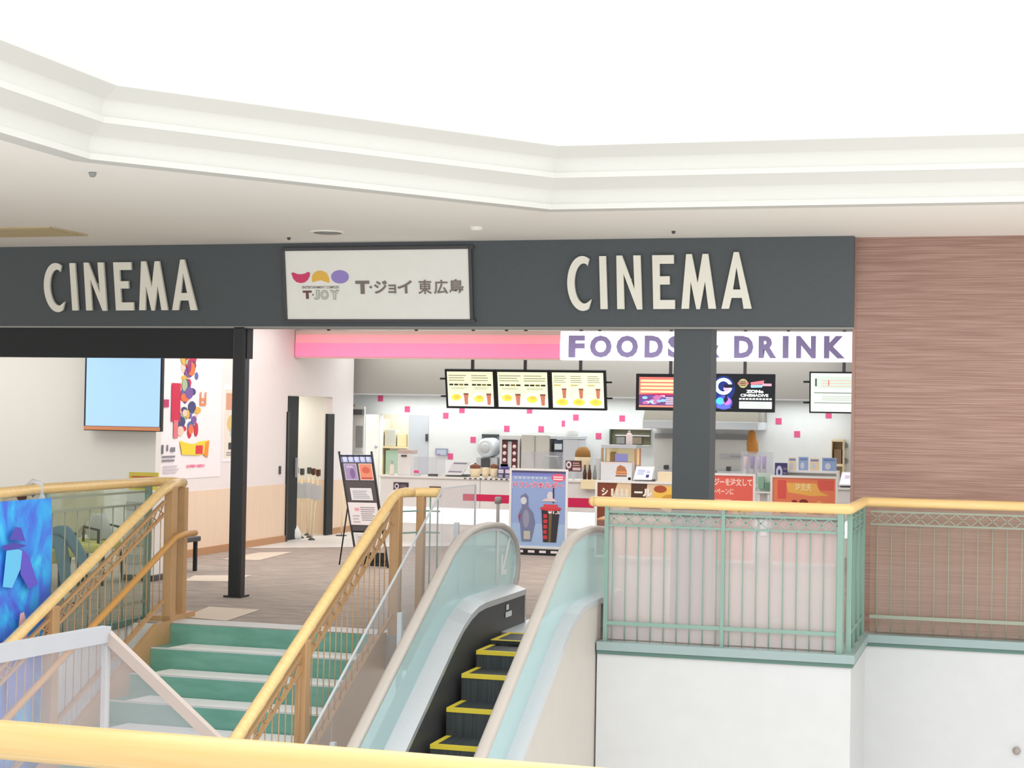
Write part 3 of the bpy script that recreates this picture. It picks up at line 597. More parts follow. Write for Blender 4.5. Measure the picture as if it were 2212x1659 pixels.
# steps
XL, XR = -4.21, -3.66
nose = [(13.52, -0.04), (13.13, -0.18), (12.755, -0.395), (12.37, -0.615)] + [(12.37 - 0.385 * i, -0.615 - 0.222 * i) for i in range(1, 9)]
prev = (13.92, 0.0)
for (y, z_) in nose:
    yb, zb_ = prev
    k = MB(); k.box((XL, y, z_ - 0.03), (XR, yb + 0.03, z_), M_step); k.prism([(XL, y, z_), (XL, y, z_ - 0.26), (XL, y + 0.05, z_ - 0.26), (XL, y + 0.02, z_)], (XR - XL, 0, 0), M_step); st = obj('step', k, r)
    k = MB(); k.box((XL, y - 0.006, z_ - 0.03), (XR, y + 0.035, z_ + 0.004), M_yellow); k.box((XL, y + 0.035, z_), (XL + 0.045, yb, z_ + 0.004), M_yellow); k.box((XR - 0.045, y + 0.035, z_), (XR, yb, z_ + 0.004), M_yellow); obj('yellow_edge', k, st)
    prev = (y, z_)
b = MB(); b.box((XL, 13.92, -0.03), (XR, 14.46, 0.0), M_step); cp_ = obj('comb_plate', b, r)
b = MB(); b.box((XL, 13.92, -0.03), (XR, 13.965, 0.004), M_yellow); b.box((XL, 14.41, -0.005), (XR, 14.46, 0.005), M_yellow); b.box((XL, 13.96, 0), (XL + 0.045, 14.41, 0.004), M_yellow); obj('yellow_edge', b, cp_)
b = MB(); b.box((-4.3, 14.46, -0.02), (-3.6, 15.6, 0.008), M_steel2); obj('landing_plate', b, r)
# marks on the glass newel: arrow and strip, instruction plate on the skirt
a = Art((-4.41, 14.85, 0.42), (0, 0.42, 0), (0, 0, 0.46)); W_ = flat((246, 246, 246))
a.poly([(0.05, 0.10), (0.48, 0.10), (0.48, 0.2), (0.3, 0.2), (0.80, 0.85), (0.72, 0.92), (0.18, 0.28), (0.18, 0.5), (0.05, 0.5)], W_); a.build('direction_arrow', r)
a = Art((-4.41, 14.72, 0.39), (0, 0.07, 0), (0, 0, 0.5)); a.rect(0, 0, 1, 1, flat((226, 230, 230))); a.build('glass_strip', r)
a = Art((-4.265, 14.55, 0.12), (0, 0.2, 0), (0, 0, 0.12)); a.rect(0, 0, 1, 0.4, W_); a.rect(0.1, 0.55, 0.5, 0.95, W_); a.build('instruction_plate', r)

# clear acrylic guard on the left of the escalator
r = thing('acrylic_guard', 'clear acrylic guard screen sloping between the stair railing and the escalator', 'guard', (-4.88, 13.5, -0.5))
xg = -4.76
def gz(y): return 1.278 - max(0, 14.19 - y) * 0.578
cuts = [9.4, 11.7, 13.1, 14.19, 15.15]
for i, (y0, y1) in enumerate(zip(cuts[:-1], cuts[1:])):
    k = MB(); y0_, y1_ = y0 + 0.006, y1 - 0.006
    k.prism([(xg, y0_, gz(y0)), (xg, y1_, gz(y1)), (xg, y1_, max(gz(y1) - 1.15, 0.02) if y1 > 14.0 else gz(y1) - 1.15), (xg, y0_, max(gz(y0) - 1.15, 0.02) if y0 > 14.0 else gz(y0) - 1.15)], (0.01, 0, 0), M_guard); obj('acrylic_panel', k, r)
k = MB(); k.sweep([(xg + 0.005, 9.4, gz(9.4)), (xg + 0.005, 14.19, gz(14.19)), (xg + 0.005, 15.15, 1.278), (xg + 0.005, 15.15, 0.02)], [(-0.006, -0.008), (0.006, -0.008), (0.006, 0.008), (-0.006, 0.008)], M_steel2, up=(1, 0, 0)); obj('edge_trim', k, r)
for y in (11.65, 13.05, 14.5): k = MB(); k.box((xg + 0.012, y, gz(y) - 1.5 if y < 14.2 else 0), (xg + 0.05, y + 0.045, gz(y) - 0.32), M_steel2); obj('post', k, r)

# white framed milky screen on the left, nearer than the stairs
c0 = Z(230, 1369, 0.85); r = thing('white_screen', 'white framed milky acrylic screen left of the stairs, dropping away to its corner', 'screen', (c0.x, c0.y, -1.2))
p_l = Z(-160, 1440, 0.85); p_r = Y(490, 1620, c0.y); ht = 0.042
b = MB(); b.bar([p_l, c0], 0.05, 0.075, mat('pale_grey_frame', (176, 178, 184), 0.4)); b.bar([c0 + Vector((0, 0, -0.005)), c0 + (p_r - c0) * 1.7], 0.04, 0.05, mat('pale_taupe_frame', (182, 168, 160), 0.5)); obj('frame', b, r)
b = MB(); lo = -1.5; b.prism([p_l, c0, Vector((c0.x, c0.y, lo)), Vector((p_l.x, p_l.y, lo))], (0.008, 0, 0), M_milky); e_ = c0 + (p_r - c0) * 1.7; b.prism([c0, e_, Vector((e_.x, e_.y, min(lo, e_.z - 0.3))), Vector((c0.x, c0.y, lo))], (0, 0.008, 0), M_milky); obj('acrylic_panel', b, r)
b = MB(); b.bar([Vector((c0.x, c0.y, -1.9)), Vector((c0.x, c0.y, c0.z - 0.02))], 0.03, 0.03, mat('post_grey', (190, 190, 190), 0.5), up=(0, 1, 0)); obj('post', b, r)

# foreground handrail
r = thing('near_railing', 'thick pale wood handrail across the bottom edge, closest to the viewer', 'railing', (-1.5, 3.3, 0))
b = MB().tube([(-3.2, 3.33, 1.166), (-0.9, 3.3, 1.166), (1.2, 3.27, 1.166)], 0.043, M_wood, 20); obj('handrail', b, r)
for x_ in (-2.7, -0.2, 1.0): b = MB(); b.box((x_ - 0.02, 3.28, 0), (x_ + 0.02, 3.32, 1.13), M_green); obj('post', b, r)
b = MB(); b.box((-3.1, 3.31, 0.02), (1.1, 3.32, 1.05), M_glass); obj('glass_panel', b, r)

# ================================================================ WAITING AREA, LEFT
# wall screen
YT = 19.12
pa, pb = Y(187, 762, YT), Y(344, 931, YT)
r = thing('wall_screen', 'flat screen glowing plain light blue on the waiting area wall', 'television', ((pa.x + pb.x) / 2, YT, pb.z))
b = MB(); b.box((pa.x - 0.02, YT, pb.z - 0.01), (pb.x + 0.02, YT + 0.07, pa.z + 0.04), M_black, 0.008); obj('casing', b, r)
b = MB(); b.box((pa.x + 0.01, YT - 0.006, pb.z + 0.05), (pb.x, YT + 0.001, pa.z + 0.02), mat('lit_blue_screen', (150, 186, 235), 0.3, emit=0.55, var=0.0)); obj('screen', b, r)
b = MB(); b.box((pa.x - 0.01, YT - 0.01, pb.z), (pb.x + 0.01, YT + 0.001, pb.z + 0.045), mat('orange_fringe', (226, 150, 104), 0.5)); obj('bottom_fringe', b, r)  # chromatic fringe below the screen, put in as an orange strip
b = MB(); b.box((pa.x + 0.2, YT + 0.07, pb.z + 0.3), (pb.x - 0.2, 19.285, pa.z - 0.2), M_dgrey); obj('wall_mount', b, r)
# big film poster on the side wall (generic picture)
def wall_poster(name, label, x0, x1, yb, yt_, build):
    p0, p1, p2 = X(x0, yb, XW), X(x1, yb, XW), X(x0, yt_, XW)
    O = Vector((XW + 0.005, p0.y, p1.z)); U = Vector((0, p1.y - p0.y, 0)); V = Vector((0, 0, p2.z - p1.z))
    rt = thing(name, label, 'poster', O + U * 0.5)
    k = MB(); k.box((XW, p0.y, p1.z), (XW + 0.006, p1.y, p1.z + V.z), flat((246, 240, 242))); obj('sheet', k, rt)
    a_ = Art(O, U, V); build(a_); a_.build('printed_picture', rt); return rt
def big(a_):
    rnd = random.Random(4)
    a_.rect(0, 0, 1, 1, flat((247, 240, 243)))
    pal = [(206, 44, 80), (122, 92, 160), (90, 110, 170), (228, 180, 80), (240, 206, 190), (150, 60, 110), (70, 74, 120), (236, 120, 70), (170, 190, 150)]
    for i in range(46):
        t = rnd.random(); cx = 0.30 + 0.30 * rnd.random() * (1 - 0.3 * t) + 0.05 * t; cy = 0.36 + 0.62 * t; a_.ell(cx, cy, rnd.uniform(0.03, 0.075), rnd.uniform(0.02, 0.06), flat(rnd.choice(pal)), 9)
    a_.rect(0.16, 0.45, 0.30, 0.75, flat((206, 44, 80))); a_.rect(0.2, 0.32, 0.27, 0.46, flat((226, 120, 130)))
    a_.rect(0.0, 0.56, 0.12, 0.62, flat((190, 60, 110)))
    a_.poly([(0.33, 0.22), (0.30, 0.3), (0.42, 0.28), (0.52, 0.27), (0.62, 0.29), (0.78, 0.3), (0.76, 0.16), (0.7, 0.19), (0.6, 0.18), (0.34, 0.19)], flat((246, 214, 60)))
    a_.rect(0.56, 0.19, 0.68, 0.26, flat((222, 56, 70))); a_.poly([(0.7, 0.18), (0.77, 0.16), (0.79, 0.3), (0.72, 0.28)], flat((240, 150, 60)))
    a_.text('SUPER HERO', 0.42, 0.085, 0.72, 0.108, flat((232, 90, 140)), 0.03)
    a_.rect(0.02, 0.2, 0.05, 0.27, flat((110, 110, 120))); a_.lines(0.03, 0.14, 0.24, 0.2, 2, flat((140, 136, 146))); a_.rect(0.1, 0.22, 0.12, 0.27, flat((110, 110, 120))); a_.rect(0.16, 0.215, 0.23, 0.25, flat((130, 130, 140)))
    a_.lines(0.05, 0.05, 0.3, 0.12, 3, flat((210, 204, 210))); a_.rect(0.62, 0.62, 0.72, 0.64, flat((240, 140, 90))); a_.rect(0.62, 0.58, 0.72, 0.6, flat((240, 140, 90))); a_.rect(0.62, 0.58, 0.64, 0.69, flat((240, 140, 90))); a_.rect(0.7, 0.58, 0.72, 0.69, flat((240, 140, 90)))
wall_poster('film_poster', 'large white film poster with a crowded red and purple picture left of the black column', 342, 474, 1029, 755, big)
def small(a_):
    a_.rect(0.06, 0.05, 0.94, 0.95, flat((236, 226, 214))); a_.rect(0.14, 0.68, 0.9, 0.9, flat((216, 160, 130))); a_.ell(0.5, 0.5, 0.3, 0.12, flat((224, 196, 130))); a_.ell(0.6, 0.38, 0.22, 0.1, flat((170, 190, 200))); a_.rect(0.3, 0.16, 0.8, 0.25, flat((60, 60, 70))); a_.lines(0.2, 0.08, 0.8, 0.14, 2, flat((150, 140, 150)))
wall_poster('film_poster', 'narrow cream film poster half hidden by the black column', 479, 520, 996, 832, small)
# hanging blue film banner on the gallery railing
def bann():
    tr = X(94, 1066, -7.53); br = X(108, 1520, -7.53); y1 = tr.y; y0 = 9.7
    M_b = mat('blue_banner_print', (40, 120, 226), 0.6)
    nt = M_b.node_tree; bs = nt.nodes['Principled BSDF']
    tc = nt.nodes.new('ShaderNodeTexCoord'); mp = nt.nodes.new('ShaderNodeMapping'); mp.inputs['Scale'].default_value = (1, 1.6, 1.1); nz = nt.nodes.new('ShaderNodeTexNoise'); nz.inputs['Scale'].default_value = 1.7; nz.inputs['Detail'].default_value = 5; nz.inputs['Distortion'].default_value = 1.4
    rp = nt.nodes.new('ShaderNodeValToRGB'); e_ = rp.color_ramp.elements
    e_[0].position = 0.3; e_[0].color = lin((92, 92, 222)) + (1,); e_[1].position = 0.72; e_[1].color = lin((90, 226, 255)) + (1,); n_ = e_.new(0.45); n_.color = lin((74, 130, 238)) + (1,); n_ = e_.new(0.58); n_.color = lin((62, 180, 252)) + (1,)
    nt.links.new(tc.outputs['Object'], mp.inputs['Vector']); nt.links.new(mp.outputs[0], nz.inputs['Vector']); nt.links.new(nz.outputs['Fac'], rp.inputs[0]); nt.links.new(rp.outputs[0], bs.inputs['Base Color'])
    rt = thing('film_banner', 'tall bright blue film banner hanging from the gallery railing', 'banner', (-7.5, y1 - 0.8, -0.9))
    k = MB(); N = 16; zt_, zb_ = 1.19, -1.1; vs = []
    for i in range(N + 1):
        y = y0 + (y1 - y0) * i / N; xo = -7.515 + (0.012 * math.sin(i * 0.9)) - (max(0, y - 11.5) / 0.85) * 0.04
        for j in range(9): vs.append((xo + 0.01 * math.sin(j * 1.3 + i * 0.4) + 0.08, y - 0.0 + (0.07 * (j / 8) if i == N else 0), zt_ + (zb_ - zt_) * j / 8))
    fs = [[i * 9 + j, (i + 1) * 9 + j, (i + 1) * 9 + j + 1, i * 9 + j + 1] for i in range(N) for j in range(8)]
    n0 = len(vs); vs2 = [(x - 0.004, y, z) for x, y, z in vs]; fs2 = [[a + n0 for a in f[::-1]] for f in fs]
    k.add(vs + vs2, fs + fs2, M_b, True); obj('printed_sheet', k, rt)
    # printed silhouette shapes
    def U_(x, y): p = X(x, y, -7.40); return p
    k = MB()
    def shp(pts, m_, dx): k.add([X(x, y, -7.405 + dx) for x, y in pts], [list(range(len(pts)))], m_)
    shp([(20, 1165), (33, 1138), (46, 1140), (55, 1170)], flat((92, 84, 190)), 0); shp([(48, 1185), (62, 1200), (82, 1262), (62, 1272), (44, 1240)], flat((104, 92, 208)), 0)
    shp([(14, 1190), (30, 1182), (48, 1190), (44, 1230), (26, 1270), (6, 1268)], flat((110, 204, 250)), 0.002); shp([(2, 1180), (30, 1172), (58, 1178), (40, 1186), (10, 1190)], flat((84, 78, 180)), 0.004)
    obj('printed_figure', k, rt); k = MB()
    shp([(36, 1385), (44, 1325), (52, 1322), (60, 1360), (58, 1392)], flat((240, 190, 200)), 0.002); shp([(0, 1390), (20, 1378), (34, 1420), (0, 1470)], flat((200, 150, 200)), 0.002); shp([(12, 1440), (60, 1420), (80, 1500), (20, 1530)], flat((110, 130, 220)), 0.002)
    obj('printed_foreground', k, rt)
    k = MB(); k.tube([(-7.56, y1 + 0.02, 1.16), (-7.57, y1 + 0.02, 1.3), (-7.63, y1 + 0.0, 1.32), (-7.68, y1 - 0.02, 1.27), (-7.62, y1 + 0.01, 1.2)], 0.02, M_white, 8); k.ball((-7.56, y1 + 0.02, 1.17), 0.04, M_white, (0.7, 1, 1.4)); obj('tie_cord', k, rt)
bann()
# leaflet stand behind the stair head
p = Z(312, 1252, 0); r = thing('leaflet_stand', 'white leaflet stand with a yellow header card behind the stair head railing', 'stand', p)
hw, hd, ht_ = 0.17, 0.15, 1.02
b = MB(); b.box((p.x - hw, p.y - hd, 0.06), (p.x + hw, p.y + hd, ht_), M_white2, 0.01)
obj('cabinet', b, r)
for i in range(4): b = MB(); b.box((p.x - hw + 0.02, p.y - hd - 0.04, 0.2 + i * 0.2), (p.x + hw - 0.02, p.y - hd + 0.01, 0.29 + i * 0.2), M_white); obj('leaflet_pocket', b, r)
b = MB(); b.box((p.x - 0.2, p.y - 0.16, 0), (p.x + 0.2, p.y + 0.16, 0.06), M_dgrey); obj('base', b, r)
b = MB(); b.slab((p.x - 0.2, p.y - 0.04), (p.x + 0.16, p.y - 0.02), ht_, ht_ + 0.2, 0.015, flat((240, 222, 96))); hd_ = obj('header_card', b, r)
a = Art((p.x - 0.2, p.y - 0.05, ht_), (0.36, 0.02, 0), (0, 0, 0.2), lift=0.004); a.lines(0.1, 0.55, 0.9, 0.85, 2, flat((216, 110, 70))); a.lines(0.1, 0.1, 0.85, 0.5, 3, flat((150, 150, 60))); a.build('printed_text', hd_)

# waiting chairs, a row seen through the railing
M_ch = mat('olive_beige_upholstery', (208, 203, 180), 0.8, scale=40); M_ch2 = mat('olive_seat', (214, 206, 120), 0.8, scale=40)
def chair(label, x, y, rz):
    rt = thing('waiting_chair', label, 'chair', (x, y, 0), 'waiting chairs behind the gallery railing')
    c, s_ = math.cos(rz), math.sin(rz); ax = Vector((c, s_, 0)); ay = Vector((-s_, c, 0)); az = Vector((0, 0, 1)); o = Vector((x, y, 0))
    def W(u, v, z): return o + ax * u + ay * v + az * z
    # chair faces -ay
    k = MB(); k.obox(W(0, -0.02, 0.41), ax, ay, az, 0.205, 0.23, 0.05, M_ch2, 0.03); obj('seat', k, rt)
    k = MB(); rows = [(0.16, 0.50), (0.2, 0.62), (0.22, 0.78), (0.225, 0.95), (0.21, 1.03)]; vs = []; fs = []
    for hw_, z in rows:
        lean = (z - 0.5) * 0.18
        for sx in (-1, -0.5, 0, 0.5, 1):
            vs += [W(hw_ * sx, 0.2 + lean - 0.04 * abs(sx) ** 2, z), W(hw_ * sx, 0.27 + lean - 0.04 * abs(sx) ** 2, z)]
    for i in range(4):
        for j in range(4):
            q = i * 10 + j * 2; fs += [[q, q + 2, q + 12, q + 10], [q + 1, q + 11, q + 13, q + 3]]
        q = i * 10; fs += [[q, q + 10, q + 11, q + 1], [q + 8, q + 9, q + 19, q + 18]]
    for j in range(4): q = 40 + j * 2; fs += [[q, q + 2, q + 3, q + 1]]; q = j * 2; fs += [[q, q + 1, q + 3, q + 2]]
    k.add(vs, fs, M_ch, True); obj('backrest', k, rt)
    for sx in (-1, 1):
        for sy in (-1, 1): k = MB(); k.tube([W(0.2 * sx, 0.2 * sy - 0.02, 0.37), W(0.22 * sx, 0.23 * sy - 0.02, 0.0)], 0.016, M_blackm, 8, up=(0, 1, 0)); obj('leg', k, rt)
        k = MB(); k.tube([W(0.215 * sx, -0.14, 0.4), W(0.22 * sx, -0.14, 0.6), W(0.21 * sx, 0.2, 0.62)], 0.014, M_blackm, 8, up=(1, 0, 0)); obj('armrest', k, rt)
chair('waiting chair with olive seat showing, just right of the blue banner', -9.68, 15.84, 1.0)
chair('waiting chair with a beige back, second along from the blue banner', -9.76, 16.46, 1.0)
chair('waiting chair with a beige back, third along, holding the white bag', -9.86, 17.08, 1.0)
chair('waiting chair behind the blue banner with the person in jeans on it', -9.44, 15.13, 1.0)
b = MB(); q0 = Z(250, 1235, 0)
r = thing('low_side_table', 'low dark side table at the end of the waiting chairs by the leaflet stand', 'table', (-9.55, 18.35, 0))
b = MB(); b.box((-9.85, 18.1, 0.36), (-9.3, 18.6, 0.42), M_dgrey, 0.01); obj('tabletop', b, r)
for sx in (-9.8, -9.35):
    for sy in (18.15, 18.55): b = MB(); b.box((sx - 0.02, sy - 0.02, 0), (sx + 0.02, sy + 0.02, 0.36), M_blackm); obj('leg', b, r)

# person slumped over the chairs: one continuous skinned body, clothes as children
def skin(name, verts, edges, radii, m_, parent, sub=2, root=0):
    off = base_of(parent); me = bpy.data.meshes.new(name); me.from_pydata([tuple(Vector(v) - off) for v in verts], edges, []); me.materials.append(m_)
    o = _link(name, me, parent); md = o.modifiers.new('skin', 'SKIN'); md.use_smooth_shade = True
    lay = me.skin_vertices[0] if len(me.skin_vertices) else None
    if lay is None:
        bm = bmesh.new(); bm.from_mesh(me); bm.verts.layers.skin.verify(); bm.to_mesh(me); bm.free(); lay = me.skin_vertices[0]
    for i, rr_ in enumerate(radii): lay.data[i].radius = (rr_, rr_)
    lay.data[root].use_root = True
    sb = o.modifiers.new('sub', 'SUBSURF'); sb.levels = sb.render_levels = sub; return o
r = thing('person', 'person in blue jeans slouching on a waiting chair half behind the blue banner', 'person', (-9.45, 15.2, 0))
M_skin = mat('skin', (226, 178, 150), 0.6); M_jean = mat('blue_denim', (104, 138, 160), 0.85, scale=30, var=0.12); M_shirt = mat('grey_shirt', (120, 124, 128), 0.8)
P_ = [(-9.55, 15.28, 0.54), (-9.62, 15.32, 0.68), (-9.69, 15.36, 0.80), (-9.71, 15.36, 0.90), (-9.72, 15.35, 0.93), (-9.74, 15.33, 0.985),
      (-9.60, 15.16, 0.82), (-9.45, 15.06, 0.72), (-9.30, 15.12, 0.66), (-9.78, 15.52, 0.82), (-9.62, 15.54, 0.70), (-9.42, 15.42, 0.64),
      (-9.50, 15.20, 0.53), (-9.06, 15.02, 0.60), (-8.98, 14.98, 0.30), (-8.93, 14.96, 0.07), (-8.78, 14.86, 0.05),
      (-9.52, 15.36, 0.54), (-9.10, 15.16, 0.70), (-8.86, 15.04, 0.50), (-8.72, 14.98, 0.30), (-8.60, 14.90, 0.33)]
E_ = [(0, 1), (1, 2), (2, 3), (3, 4), (4, 5), (3, 6), (6, 7), (7, 8), (3, 9), (9, 10), (10, 11), (0, 12), (12, 13), (13, 14), (14, 15), (15, 16), (0, 17), (17, 18), (18, 19), (19, 20), (20, 21)]
R_ = [0.13, 0.13, 0.14, 0.09, 0.05, 0.095, 0.055, 0.042, 0.032, 0.055, 0.042, 0.032, 0.085, 0.062, 0.05, 0.035, 0.03, 0.085, 0.062, 0.05, 0.035, 0.03]
skin('body', P_, E_, R_, M_skin, r, 1)
J = [0, 12, 13, 14, 15, 17, 18, 19, 20]; ix = {v: i for i, v in enumerate(J)}
skin('jeans', [P_[i] for i in J], [(ix[a], ix[c]) for a, c in E_ if a in ix and c in ix], [R_[i] + 0.014 for i in J], M_jean, r, 1)
J = [1, 2, 3, 6, 7, 9, 10]; ix = {v: i for i, v in enumerate(J)}
skin('shirt', [P_[i] for i in J], [(ix[a], ix[c]) for a, c in E_ if a in ix and c in ix], [R_[i] + 0.016 for i in J], M_shirt, r, 1)
b = MB(); b.ball((-9.75, 15.335, 1.0), 0.105, M_brn, (1, 1, 0.8)); obj('hair', b, r)
for q0 in (P_[16], P_[21]): b = MB(); b.ball((q0[0] - 0.03, q0[1] + 0.02, q0[2]), 0.1, M_white, (1.1, 0.8, 0.5)); obj('shoe', b, r)
for q0 in (P_[8], P_[11]):
    k = MB(); q0 = Vector(q0)
    for i in range(5): k.tube([q0 + Vector((0.01, -0.03 + i * 0.016, 0)), q0 + Vector((0.06, -0.05 + i * 0.02, -0.01)), q0 + Vector((0.09 - abs(i - 2) * 0.012, -0.05 + i * 0.02, -0.04))], 0.008, M_skin, 6)
    obj('fingers', k, r)
# bags on the chairs
def soft_bag(name, label, cat, c, w_, d_, h_, m_, top=0.5):
    k = MB(); vs = []; N = 14; c = Vector(c); rows = [(0.0, 0.86), (0.08, 1.0), (0.35, 1.04), (0.65, 0.9), (0.85, 0.6), (1.0, top)]
    for t, s_ in rows:
        for i in range(N):
            a_ = 2 * math.pi * i / N; q = 1 + 0.1 * math.sin(3 * a_ + t * 5) + 0.05 * math.sin(7 * a_); vs.append(c + Vector((math.cos(a_) * w_ * s_ * q, math.sin(a_) * d_ * s_ * q, t * h_ + 0.02 * math.sin(2 * a_) * t)))
    fs = [[i * N + j, i * N + (j + 1) % N, (i + 1) * N + (j + 1) % N, (i + 1) * N + j] for i in range(len(rows) - 1) for j in range(N)] + [list(range(N))[::-1], list(range((len(rows) - 1) * N, len(rows) * N))]
    k.add(vs, fs, m_, True); return tag(obj(name, k, loc=c), label, cat)
soft_bag('white_bag', 'white cloth bag sitting on the third waiting chair', 'bag', (-9.78, 17.02, 0.465), 0.14, 0.12, 0.28, M_white)
soft_bag('brown_bag', 'small reddish brown pouch on the low table behind the stair railing', 'bag', (-9.7, 18.25, 0.425), 0.13, 0.1, 0.16, mat('red_brown_cloth', (176, 116, 92), 0.8))

# ================================================================ LOBBY: corridor stands, bag, notice easel, poster stands
def sign_stand(label, x, y, rot, first=None):
    rt = thing('sign_stand', label, 'sign stand', (x, y, 0), 'sign stands stored in the corridor opening')
    k = MB(); k.lathe((x, y, 0), [(0.05, 0), (0.05, 0.02), (0.02, 0.035)], M_dgrey, 16); obj('base', k, rt)
    k = MB(); k.tube([(x, y, 0.03), (x + rot, y, 1.02)], 0.014, M_cream, 8, up=(0, 1, 0)); obj('pole', k, rt)
    k = MB(); k.slab((x - 0.09 + rot * 0.8, y - 0.03), (x + 0.09 + rot * 0.8, y - 0.03), 0.62, 0.84, 0.012, M_white); obj('board', k, rt)
    k = MB(); k.box((x + rot - 0.03, y - 0.03, 0.98), (x + rot + 0.03, y + 0.03, 1.08), M_brn if rot > 0.02 else M_dgrey, 0.01); obj('belt_head', k, rt)
for nm, px_, py_, rt_ in (('leftmost sign stand in the corridor opening, beside the white plastic bag', 638, 1157, 0.0), ('second sign stand from the left in the corridor opening', 650, 1163, 0.0), ('middle sign stand of the cluster in the corridor opening', 664, 1157, 0.01), ('tilted sign stand in the corridor opening with a brown belt head', 668, 1162, 0.05), ('rightmost sign stand in the corridor opening, tilted beside the black post', 673, 1167, 0.09)):
    q = Z(px_, py_, 0); sign_stand(nm, q.x, q.y, rt_)
q = Z(626, 1164, 0); soft_bag('plastic_bag', 'white plastic bag lying on the floor at the corridor opening', 'bag', (q.x, q.y, 0.003), 0.17, 0.13, 0.24, M_kw, 0.35)
q = Z(737, 1158, 0); b = MB(); b.tube([(q.x, q.y, 0.0), (q.x + 0.03, q.y, 0.86)], 0.012, M_cream, 8, up=(0, 1, 0)); b.lathe((q.x, q.y, 0), [(0.09, 0), (0.09, 0.015), (0.02, 0.02)], M_dgrey, 14); tag(obj('barrier_pole', b, loc=(q.x, q.y, 0)), 'thin cream pole standing by the side wall left of the notice easel', 'pole')

# notice easel
TL, TR, BL, BR = Y(733, 980, 20.25), Y(803, 980, 20.25), Y(772, 1232, 19.95), Y(838, 1232, 19.95)
BL.z = BR.z = 0.02
r = thing('notice_easel', 'black notice easel covered with flyers beside the stair railing', 'easel', (BL + BR) * 0.5)
def EP(u, v): a0 = BL.lerp(TL, v); a1 = BR.lerp(TR, v); return a0.lerp(a1, u)
nE = (BR - BL).cross(TL - BL).normalized()
b = MB()
for u in (0.0, 1.0): b.bar([EP(u, -0.01), EP(u, 1.02)], 0.02, 0.02, M_black)
for v in (0.05, 0.3, 0.98): b.bar([EP(0, v), EP(1, v)], 0.02, 0.02, M_black)
obj('frame', b, r)
b = MB(); b.prism([EP(0.02, 0.3), EP(0.98, 0.3), EP(0.98, 0.99), EP(0.02, 0.99)], -nE * 0.012, mat('dark_mesh_board', (92, 84, 84), 0.6, scale=200, var=0.3)); b.prism([EP(0.05, 0.0), EP(0.95, 0.0), EP(0.95, 0.12), EP(0.05, 0.12)], -nE * 0.012, M_blackm); obj('board', b, r)
q = Z(733, 1220, 0); b = MB(); b.tube([EP(0.05, 0.6) - nE * 0.03, q], 0.01, M_black, 8, up=(0, 1, 0)); q2 = Vector((q.x + 0.36, q.y, 0)); b2 = MB(); b2.tube([EP(0.95, 0.6) - nE * 0.03, q2], 0.01, M_black, 8, up=(0, 1, 0)); obj('back_leg', b, r); obj('back_leg', b2, r)
def on_easel(nm, u0, v0, u1, v1, fn):
    O = EP(u0, v0) + nE * 0.004; a_ = Art(O, EP(u1, v0) - EP(u0, v0), EP(u0, v1) - EP(u0, v0)); fn(a_); a_.build(nm, r)
on_easel('header_strip', 0.03, 0.92, 0.97, 0.99, lambda a_: (a_.rect(0, 0, 1, 1, flat((186, 196, 240))), [a_.ell(0.12 + 0.19 * i, 0.5, 0.07, 0.38, flat((220, 226, 250)), 12) for i in range(5)], [a_.rect(0.02 + 0.195 * i, 0, 0.05 + 0.195 * i, 1, flat((84, 90, 150))) for i in range(6)]))
on_easel('flyer', 0.08, 0.76, 0.48, 0.91, lambda a_: (a_.rect(0, 0, 1, 1, flat((222, 212, 230))), a_.rect(0.05, 0.04, 0.95, 0.96, flat((172, 152, 192))), a_.ell(0.6, 0.4, 0.2, 0.3, flat((140, 110, 160))), a_.lines(0.2, 0.75, 0.8, 0.9, 2, flat((230, 220, 240)))))
on_easel('flyer', 0.54, 0.76, 0.96, 0.91, lambda a_: (a_.rect(0, 0, 1, 1, flat((246, 222, 212))), a_.rect(0.05, 0.04, 0.95, 0.96, flat((240, 152, 120))), a_.ell(0.5, 0.6, 0.3, 0.2, flat((220, 110, 90))), a_.rect(0.1, 0.08, 0.9, 0.16, flat((200, 70, 80)))))
on_easel('flyer', 0.16, 0.58, 0.84, 0.69, lambda a_: (a_.rect(0, 0, 1, 1, flat((236, 232, 236))), a_.lines(0.1, 0.15, 0.9, 0.85, 5, flat((180, 176, 184)))))
on_easel('flyer', 0.02, 0.36, 0.95, 0.56, lambda a_: (a_.rect(0, 0, 1, 1, flat((246, 236, 236))), a_.rect(0.2, 0.62, 0.36, 0.76, flat((240, 170, 180))), a_.lines(0.4, 0.2, 0.92, 0.85, 7, flat((170, 160, 166))), a_.lines(0.1, 0.1, 0.35, 0.5, 3, flat((200, 190, 194)))))
on_easel('flyer', 0.08, 0.16, 0.92, 0.28, lambda a_: (a_.rect(0, 0, 1, 1, flat((226, 220, 216))), a_.lines(0.1, 0.1, 0.9, 0.9, 4, flat((190, 180, 176)))))

